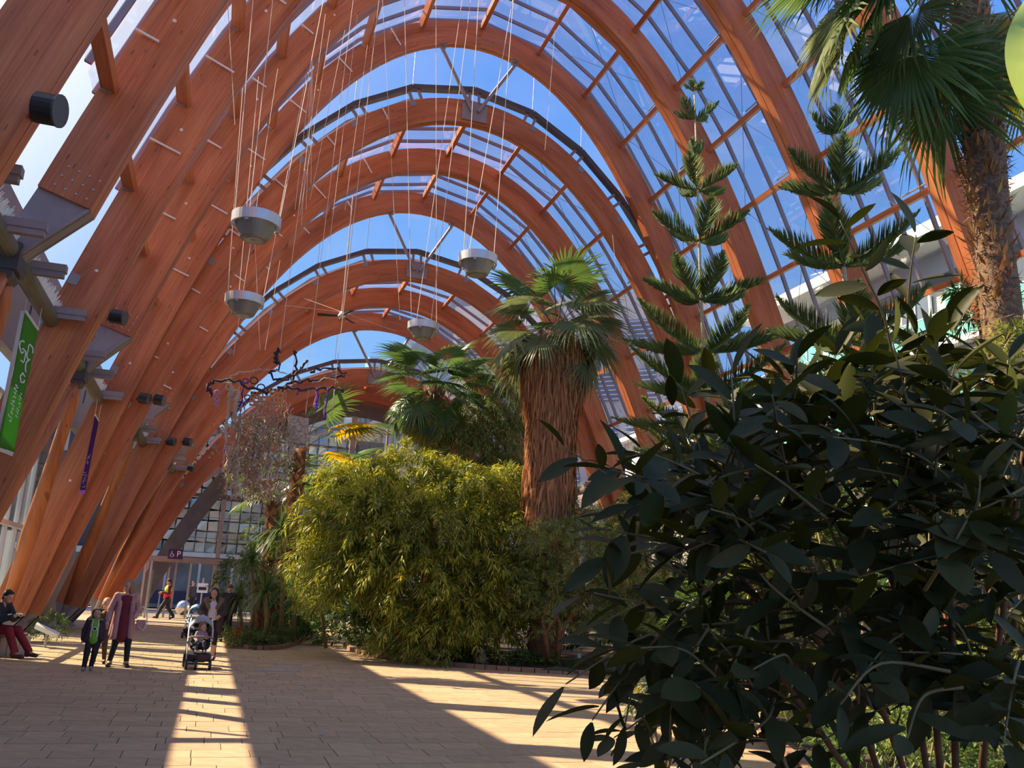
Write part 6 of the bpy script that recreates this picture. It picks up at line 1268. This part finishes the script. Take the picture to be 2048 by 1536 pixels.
# ------------------------------------------------------------------ hanging lamps, fan, banners, sculpture, posts
def roof_z(x, Y):
    for t in 'ABCD':
        if Y <= YB[t][-1]+.01: break
    xo, zo, _, _, _ = curve(t, .3); return float(np.interp(abs(x-CX), xo, zo))
M['lamp_ring'] = mat('satin aluminium ring', (.62, .62, .65), .35, .5, .04, 4); M['lamp_bowl'] = mat('grey lamp bowl', (.26, .25, .22), .4, .4, .06, 4)
def lamp(px, py, Y, label, spread):
    c = at(px, py, Y); root = empty('hanging_lamp', c, label, 'lamp', 'round uplighters hanging on cables'); put = lambda m, n, mm, par=None: m.build(n, mm, par or root, smooth=False)
    m = MB(); m.lathe([(.36, .02), (.40, .02), (.405, .20), (.37, .20), (.36, .02)], c, 40); r_ = put(m, 'ring', M['lamp_ring']); 
    m = MB(); m.lathe([(.345, .06), (.33, .02), (.23, -.20), (.20, -.225), (0, -.225)], c, 36); b = put(m, 'bowl', M['lamp_bowl'])
    m = MB(); m.lathe([(.15, -.226), (.15, -.235), (.05, -.24), (.05, -.25), (0, -.25)], c, 24); put(m, 'base_cap', M['galv'], b)
    m = MB(); m.lathe([(0, .10), (.30, .12), (.345, .06)], c, 30); put(m, 'reflector', M['white'], b)
    for k in range(3):
        a = 2.2+k*2.094; m = MB(); q = c+V3(math.cos(a)*.36, math.sin(a)*.36, .04); m.box(q, (.06, .06, .12), a); put(m, 'clip', M['galv'])
    for k, (dx, dy) in enumerate(spread):
        a0 = [3.6, .3, 1.9, 5.][k]; p = c+V3(math.cos(a0)*.39, math.sin(a0)*.39, .18); x = c[0]+dx; y = Y+dy; z = roof_z(x, y)
        m = MB(); m.tube([p, (x, y, z)], .0075, 5); put(m, 'cable', M['rope'])
    return c
L1 = lamp(511, 455, 14.6, 'nearest large hanging round lamp in front of the left arches', [(-.55, .3), (.95, 3.0), (-.2, 1.2)])
L2 = lamp(488, 611, 18.8, 'smaller round lamp hanging below and left of the nearest one', [(-.6, .2), (.9, 3.), (-.3, 1.0)])
L3 = lamp(955, 530, 16.8, 'pale round lamp hanging left of the tall fan palm crown', [(-.3, .2), (.9, 1.2), (1.3, 1.6)])
L4 = lamp(846, 662, 21.6, 'pale round lamp hanging just above the green fan palm', [(-1.2, .3), (-.3, .4), (.8, 1.6), (1.1, 1.8)])
# thin suspension lines
LN = empty('suspension_lines', (2, 22, 12), 'thin pale lines hanging from the roof towards the hanging branches', 'cables')
top0 = at(625, 120, 21); 
for (x1, y1) in ((590, 300), (603, 330), (612, 300), (622, 250)):
    m = MB(); m.tube([top0, at(x1, y1+120, 20.4)], .005, 4); m.build('line', M['rope'], LN)
for (xa, ya, xb, yb, Y) in ((660, 60, 600, 430, 20), (690, 60, 620, 400, 20.5), (715, 30, 655, 520, 21), (455, 0, 470, 250, 14.2), (765, 0, 800, 640, 20), (1225, 470, 1232, 540, 19), (1110, 60, 1090, 300, 22), (560, 520, 530, 700, 22), (505, 380, 520, 700, 21), (735, 90, 690, 420, 22)):
    m = MB(); m.tube([at(xa, ya, Y), at(xb, yb, Y)], .005, 4); m.build('line', M['rope'], LN)
# ceiling fan
c = at(683, 632, 31.0); fan = empty('ceiling_fan', c, 'black three bladed ceiling fan on a long white rod below the far arches', 'fan')
m = MB(); m.lathe([(0, .16), (.07, .15), (.10, .06), (.13, .02), (.13, -.04), (.04, -.07), (0, -.07)], c, 20); m.build('motor', M['white'], fan, smooth=True)
for a in (2.9, .9, 5.0):
    d = V3(math.cos(a), math.sin(a), 0); p = V3(-math.sin(a), math.cos(a), .25); m = MB(); m.prism([c+d*.14-p*.05, c+d*.85-p*.09, c+d*.85+p*.09, c+d*.14+p*.05], (0, 0, -.01), (0, 0, .01)); m.build('blade', M['black'], fan)
z = roof_z(c[0], 31); m = MB(); m.tube([c+V3(0, 0, .14), (c[0], 31, z)], .022, 8); m.build('rod', M['rope'], fan)
for t in (V3(-2.0, -.5, -.15), V3(-1.3, 1.2, .75), V3(2.2, 1.0, -.1)):
    m = MB(); m.tube([c+V3(0, 0, .15), c+t+V3(0, 0, .1)], .008, 4); m.build('stay_wire', M['rope'], fan)
# banners
M['green_cloth'] = leafmat('green cloth', (.09, .30, .03), (.09, .30, .03), .35, .8); M['purple_cloth'] = leafmat('purple cloth', (.07, .012, .17), (.07, .012, .17), .3, .8); M['lilac'] = leafmat('lilac cloth', (.50, .18, .62), (.50, .18, .62), .4, .8); M['cream_cloth'] = mat('cream hem', (.62, .56, .50), .8, 0, .05, 6)
def banner(A, B, C, D, Y, cloth, hem, label, name):
    """A,B top corners, D,C bottom corners in the picture"""
    P = [at(*A, Y), at(*B, Y+.25), at(*C, Y+.25), at(*D, Y)]; root = empty(name, P[0], label, 'banner'); V = []; n = 24; k = 5
    for i in range(n+1):
        t = i/n; a = P[0]*(1-t)+P[3]*t; b = P[1]*(1-t)+P[2]*t
        for j in range(k+1): s = j/k; q = a*(1-s)+b*s; V.append(q+V3(0, .05*math.sin(t*5+s*2.2)*t, 0))
    F = [(i*(k+1)+j, i*(k+1)+j+1, (i+1)*(k+1)+j+1, (i+1)*(k+1)+j) for i in range(n) for j in range(k)]
    o = obj('cloth', mesh_np('cloth', np.array(V), np.array(F), True), cloth, root); sm = o.modifiers.new('s', 'SOLIDIFY'); sm.thickness = .006
    m = MB(); m.beam(P[0], P[1], .03, .05); m.build('top_hem', M['cream_cloth'], root)
    m = MB(); m.beam(P[0]-V3(.03, .0, 0), P[3]-V3(.03, 0, 0), .02, .06, up=(1, 0, 0)); m.build('side_hem', M['cream_cloth'], root) if hem else None
    m = MB(); m.beam(P[3]-V3(0, .0, .03), P[2]-V3(0, 0, .03), .02, .07 if hem else .1); m.build('bottom_hem', M['cream_cloth'] if hem else M['lilac'], root)
    for q in P[:2]:
        m = MB(); m.tube([q, q+V3(0, 0, .45)], .005, 4); m.build('cord', M['rope'], root)
    return root, P
gbn, P = banner((50, 622), (76, 660), (26, 905), (-4, 893), 16.2, M['green_cloth'], True, 'green banner with white flower outlines and lettering hanging at the left edge', 'green_banner')
def on_b(P, s, t, d=.02): a = P[0]*(1-t)+P[3]*t; b = P[1]*(1-t)+P[2]*t; return a*(1-s)+b*s+V3(.0, .05*math.sin(t*5+s*2.2)*t-d, 0)
def flower(P, s0, t0, rs, rt, n=5, a0=0., a1=6.28, bulge=.35):
    pts = []
    for i in range(40):
        a = a0+(a1-a0)*i/39; r = 1+bulge*abs(math.sin(a*n/2)); pts.append(on_b(P, s0+rs*math.cos(a)*r, t0+rt*math.sin(a)*r))
    return pts
for (s0, t0, rs, rt, n, a0, a1) in ((.80, .22, .14, .05, 4, 1.6, 6.0), (.25, .24, .13, .035, 3, .5, 5.2), (.42, .29, .12, .04, 4, 3.8, 8.5), (.86, .33, .12, .05, 3, 2., 5.), (.68, .44, .12, .028, 5, 0, 5.6)):
    m = MB(); m.tube(flower(P, s0, t0, rs, rt, n, a0, a1), .011, 5); m.build('flower_outline', M['signwhite'], gbn, smooth=True)
def script(P, s0, t0, t1, amp, seed, parent, m_, r=.008, words=(7, 5)):
    rr = random.Random(seed); t = t0
    while t < t1:
        k = rr.randint(3, 4); pts = [on_b(P, s0+rr.uniform(-amp, amp), t+(i*.006 if t1-t0 > 0 else 0)) for i in range(k)]
        m = MB(); m.tube(pts, r, 5); m.build('lettering', m_, parent); t += .006*k+.006
script(P, .42, .52, .78, .16, 3, gbn, M['signwhite']); script(P, .80, .55, .74, .10, 4, gbn, M['signwhite'])
pbn, P = banner((190, 830), (197, 842), (170, 982), (160, 980), 24.6, M['purple_cloth'], False, 'narrow purple banner with white lettering hanging before the second pair of arches', 'purple_banner')
M['lilac_text'] = mat('pale lilac lettering', (.55, .45, .65), .7, 0, .05, 5)
script(P, .45, .50, .64, .3, 5, pbn, M['lilac_text'], .007); script(P, .5, .76, .97, .4, 6, pbn, M['lilac_text'], .008)
# hanging branches sculpture
YS = 20.0
hs = empty('hanging_branches', at(560, 775, YS), 'mobile of dark wrapped branches with purple rings, dry strands and an orange card building', 'sculpture')
M['wrapped'] = mat('dark wrapped twig', (.045, .035, .05), .8, 0, .5, 30); M['palewrap'] = mat('pale knotted cord', (.55, .45, .36), .9, 0, .35, 30); M['purple_wool'] = mat('purple wool', (.10, .03, .36), .8, 0, .2, 20); M['lilac_wool'] = mat('lilac wool', (.42, .25, .60), .8, 0, .2, 20); M['orange_card'] = mat('orange card', (.62, .27, .12), .8, 0, .06, 9); M['grey_strand'] = mat('grey dry strand', (.42, .34, .27), .9, 0, .45, 20)
def wig(pts, r, m_, nm, jit=.03, yj=.0):
    pts = smooth_poly([at(x, y, YS+d) for x, y, d in pts], 6); pts = [p+np.random.default_rng(int(abs(p[0]*9999))).normal(size=3)*jit for p in pts]; m = MB(); m.tube(pts, [r*random.uniform(.6, 1.3) for _ in pts], 6); m.build(nm, m_, hs, smooth=True)
for pts in ([(590, 700, 0), (592, 730, .2), (585, 760, .1), (560, 778, 0), (520, 782, -.2), (470, 760, -.4), (430, 763, -.5), (416, 772, -.5)], [(610, 725, 0), (598, 745, 0), (575, 757, 0), (555, 758, 0), (538, 745, 0)], [(538, 745, 0), (556, 735, 0), (552, 712, 0), (556, 702, 0), (550, 716, .05), (556, 728, 0)], [(585, 765, 0), (620, 762, .3), (655, 755, .4), (690, 752, .4)], [(560, 778, 0), (600, 778, .2), (650, 775, .4), (688, 778, .4)], [(620, 745, .2), (650, 735, .3), (690, 742, .3)], [(416, 772, -.5), (420, 782, -.5), (424, 792, -.5)]):
    wig(pts, .028, M['wrapped'], 'branch', .03)
for pts in ([(458, 768, -.3), (462, 752, -.2), (500, 742, 0), (540, 741, 0), (575, 748, 0)], [(622, 766, .2), (660, 757, .3), (675, 765, .3)], [(440, 765, -.4), (480, 765, -.3)]):
    wig(pts, .015, M['palewrap'], 'pale_branch', .015)
def ring(px, py, r, m_, d=0., tube=.012):
    c = at(px, py, YS+d); m = MB(); m.tube([c+V3(math.cos(a)*r, .3*r*math.sin(a), math.sin(a)*r) for a in np.linspace(0, 6.283, 17)], tube, 6, False); m.build('ring', m_, hs, smooth=True)
for (x, y, r, m_) in ((434, 785, .05, 'lilac_wool'), (434, 798, .05, 'lilac_wool'), (433, 809, .035, 'lilac_wool'), (491, 762, .06, 'purple_wool'), (508, 761, .08, 'wrapped'), (495, 795, .06, 'wrapped'), (482, 808, .06, 'purple_wool'), (633, 812, .06, 'lilac_wool'), (470, 772, .10, 'palewrap'), (458, 774, .07, 'palewrap'), (522, 775, .08, 'wrapped')): ring(x, y, r, M[m_], random.uniform(-.3, .3), .014)
rr = random.Random(5)
def strand(px, y0, y1, m_, w=.02, wob=.04, nm='strand', d=None):
    d = rr.uniform(-.5, .5) if d is None else d; n = max(4, int((y1-y0)/6)); a = at(px, y0, YS+d); b = at(px+(y0-y1)*.115, y1, YS+d); m = MB()
    m.tube([a+(b-a)*i/n+V3(rr.uniform(-wob, wob), rr.uniform(-wob, wob), 0) for i in range(n+1)], [w*rr.uniform(.4, 1.5) for _ in range(n+1)], 5); m.build(nm, m_, hs, smooth=True)
for x, y0, y1, w in ((462, 775, 880, .05), (476, 780, 860, .045), (455, 850, 945, .014), (470, 800, 940, .03)): strand(x, y0, y1, M['palewrap'], w, .02)
for _ in range(62):
    x = rr.uniform(478, 590); y0 = rr.uniform(790, 880); strand(x, y0, y0+rr.uniform(50, 150), M['grey_strand'], .013, .05)
for _ in range(30): x = rr.uniform(455, 545); y0 = rr.uniform(880, 930); strand(x, y0, y0+rr.uniform(30, 90), M['palewrap'], .02, .06)
for x, y0, y1 in ((487, 770, 830), (598, 755, 790), (637, 780, 830), (633, 775, 812), (657, 776, 840), (453, 870, 955), (640, 790, 815), (653, 790, 835)): strand(x, y0, y1, M['purple_wool'] if rr.random() < .5 else M['lilac_wool'], .016, .02)
for x in (668, 617, 670): strand(x, 778, 830, M['palewrap'], .008, .01)
# dry tufts and cards
D = rdir(2600); 
Cn = np.array([at(rr.gauss(515, 32), rr.uniform(830, 1000), YS+rr.uniform(-.5, .5)) for _ in range(2600)]); V, F = scatter(LANCE[0], LANCE[1], Cn, D*V3(1, 1, 1)+V3(0, 0, -.6), rdir(2600), np.random.default_rng(3).uniform(.05, .16, 2600), .12); obj('dry_leaves', mesh_np('dry_leaves', V, F), leafmat('dry curled leaf', (.16, .11, .075), (.50, .38, .27), .2, .8, (.7, .62, .52)), hs, 'stuff')
for (x, y, r) in ((512, 905, .16), (490, 880, .10), (545, 895, .12), (505, 950, .13), (535, 970, .12)):
    c = at(x, y, YS+rr.uniform(-.2, .2)); m = MB(); m.prism([c+V3(math.cos(a)*r*(1+.25*math.sin(3*a)), 0, math.sin(a)*r) for a in np.linspace(0, 6.28, 15)[:-1]], (0, -.008, 0), (0, .008, 0)); m.build('card_disc', M['orange_card'], hs)
# cut out building of orange card with real window holes (slabs between holes)
c = at(535, 800, YS-.1); W_, H_ = .74, .34; nx, nz_ = 9, 4
for i in range(nx):
    x0 = -W_/2+W_*i/nx; top = H_/2+(.10*math.sin(i/(nx-1)*1.9) if i > 1 else -.02); m = MB(); m.box(c+V3(x0+.012, 0, (top-H_/2)/2-.0), (.026, .014, H_/2+top)); m.build('card_strip', M['orange_card'], hs)
    for k in range(nz_):
        z0 = -H_/2+k*(H_/2+top)/nz_; m = MB(); m.box(c+V3(x0+.052, 0, z0+.025), (.062, .014, .045)); m.build('card_sill', M['orange_card'], hs)
    m = MB(); m.box(c+V3(x0+.045, 0, top-.02), (.084, .014, .05)); m.build('card_cornice', M['orange_card'], hs)
m = MB(); m.box(c+V3(W_/2+.005, 0, .03), (.03, .014, .42)); m.build('card_strip', M['orange_card'], hs)
c = at(597, 858, YS); m = MB(); m.prism([c+V3(*p) for p in ((-.22, 0, .30), (.2, 0, .26), (.24, 0, -.25), (.02, 0, -.34), (-.25, 0, -.22))], (0, -.01, 0), (0, .01, 0)); m.build('brown_sheet', M['grey_strand'], hs)
for x, y in ((465, 690), (612, 720), (556, 690), (668, 748)):
    a = at(x+2, y+20, YS); m = MB(); m.tube([a, (a[0]+.2, a[1], roof_z(a[0], a[1]))], .006, 4); m.build('hanging_cord', M['rope'], hs)
# information post in the bed
g = ground(770, 1308); ip = empty('information_post', g, 'wooden post carrying a white and pale blue lectern panel at the bed edge', 'sign'); g[1] += .2
hgt = at(772, 1252, g[1])[2]
m = MB(); m.box((g[0], g[1], hgt/2), (.11, .11, hgt)); m.build('post', M['kerb'], ip)
for sx in (-1, 1):
    m = MB(); m.beam((g[0]+sx*.38, g[1]-.05, .05), (g[0]+sx*.08, g[1], hgt), .05, .04); m.build('side_stay', M['stem'], ip)
z1 = at(770, 1222, g[1])[2]
m = MB(); m.hexa([(g[0]-.13, g[1]-.20, hgt+.02), (g[0]+.12, g[1]-.20, hgt+.02), (g[0]+.15, g[1]+.12, z1+.02), (g[0]-.07, g[1]+.12, z1+.02), (g[0]-.13, g[1]-.24, hgt+.06), (g[0]+.12, g[1]-.24, hgt+.06), (g[0]+.15, g[1]+.08, z1+.08), (g[0]-.07, g[1]+.08, z1+.08)]); m.build('panel', mat('pale blue panel', (.45, .62, .68), .3, 0, .2, 6), ip)
m = MB(); m.box((g[0]-.02, g[1]-.12, hgt-.06), (.22, .14, .14)); m.build('panel_box', M['concrete'], ip)
# plant labels and stone pot
for px, py, lb in ((728, 1303, 'small white plant label at the sunny bed corner'), (1027, 1322, 'thin white plant label in the shade of the bamboo'), (1162, 1330, 'thin white plant label below the feathery shrub')):
    g = ground(px, py); g[1] += .15; t_ = empty('plant_label', g, lb, 'label', 'plant labels in the central bed'); h_ = .34 if px == 728 else .28; m = MB(); m.box((g[0], g[1], h_*.35), (.02 if px > 800 else .03, .015, h_*.8)); m.build('stake', M['white'], t_)
    m = MB(); m.hexa([(g[0]-.05, g[1]-.03, h_*.6), (g[0]+.05, g[1]-.03, h_*.6), (g[0]+.05, g[1]-.01, h_*.6), (g[0]-.05, g[1]-.01, h_*.6), (g[0]-.04, g[1]+.02, h_), (g[0]+.06, g[1]+.02, h_), (g[0]+.06, g[1]+.04, h_), (g[0]-.04, g[1]+.04, h_)]); m.build('label_plate', M['white'], t_)
g = ground(964, 1334); g[1] += .22; m = MB(); m.hexa([(g[0]-.11, g[1]-.11, .03), (g[0]+.11, g[1]-.11, .03), (g[0]+.11, g[1]+.11, .03), (g[0]-.11, g[1]+.11, .03), (g[0]-.13, g[1]-.13, .38), (g[0]+.13, g[1]-.13, .38), (g[0]+.13, g[1]+.13, .38), (g[0]-.13, g[1]+.13, .38)]); tag(m.build('stone_marker', mat('pink grey stone', (.40, .30, .27), .8, 0, .15, 8)), 'short pale stone block standing in the bed edge under the bamboo', 'stone block')
# plants, low wall and lectern by the left arch feet
c = ground(92, 1290); sh = empty('low_bush', (c[0]-.2, c[1]+1.2, 0), 'small dark green bush between the left arch feet', 'bush'); cloud_obj('foliage', M['mid_leaf'], sh, [(V3(c[0]-.2, c[1]+1.2, .35), V3(.4, .3, .32), 1)], 90, 20, .3, .10, droop=.6, seed=61, wid=1.)
stems(sh, [V3(c[0]-.2, c[1]+1.2, .0)], [V3(c[0]-.2+dx, c[1]+1.2, .5) for dx in (-.2, 0, .2)], .015, M['stem'])
c = ground(72, 1300); q = V3(c[0], c[1]+.8, .42); ls = empty('white_lectern', q, 'white slanted board standing by the left bench', 'sign'); m = MB(); m.hexa([(q[0]-.22, q[1]-.1, .42), (q[0]+.28, q[1]-.12, .22), (q[0]+.28, q[1]+.05, .26), (q[0]-.22, q[1]+.1, .46), (q[0]-.2, q[1]-.12, .52), (q[0]+.32, q[1]-.14, .30), (q[0]+.32, q[1]+.02, .34), (q[0]-.2, q[1]+.06, .56)]); m.build('board', M['white'], ls)
m = MB(); m.tube([(q[0]+.05, q[1], 0), (q[0]+.05, q[1], .36)], .03, 8); m.build('leg', M['galv'], ls)
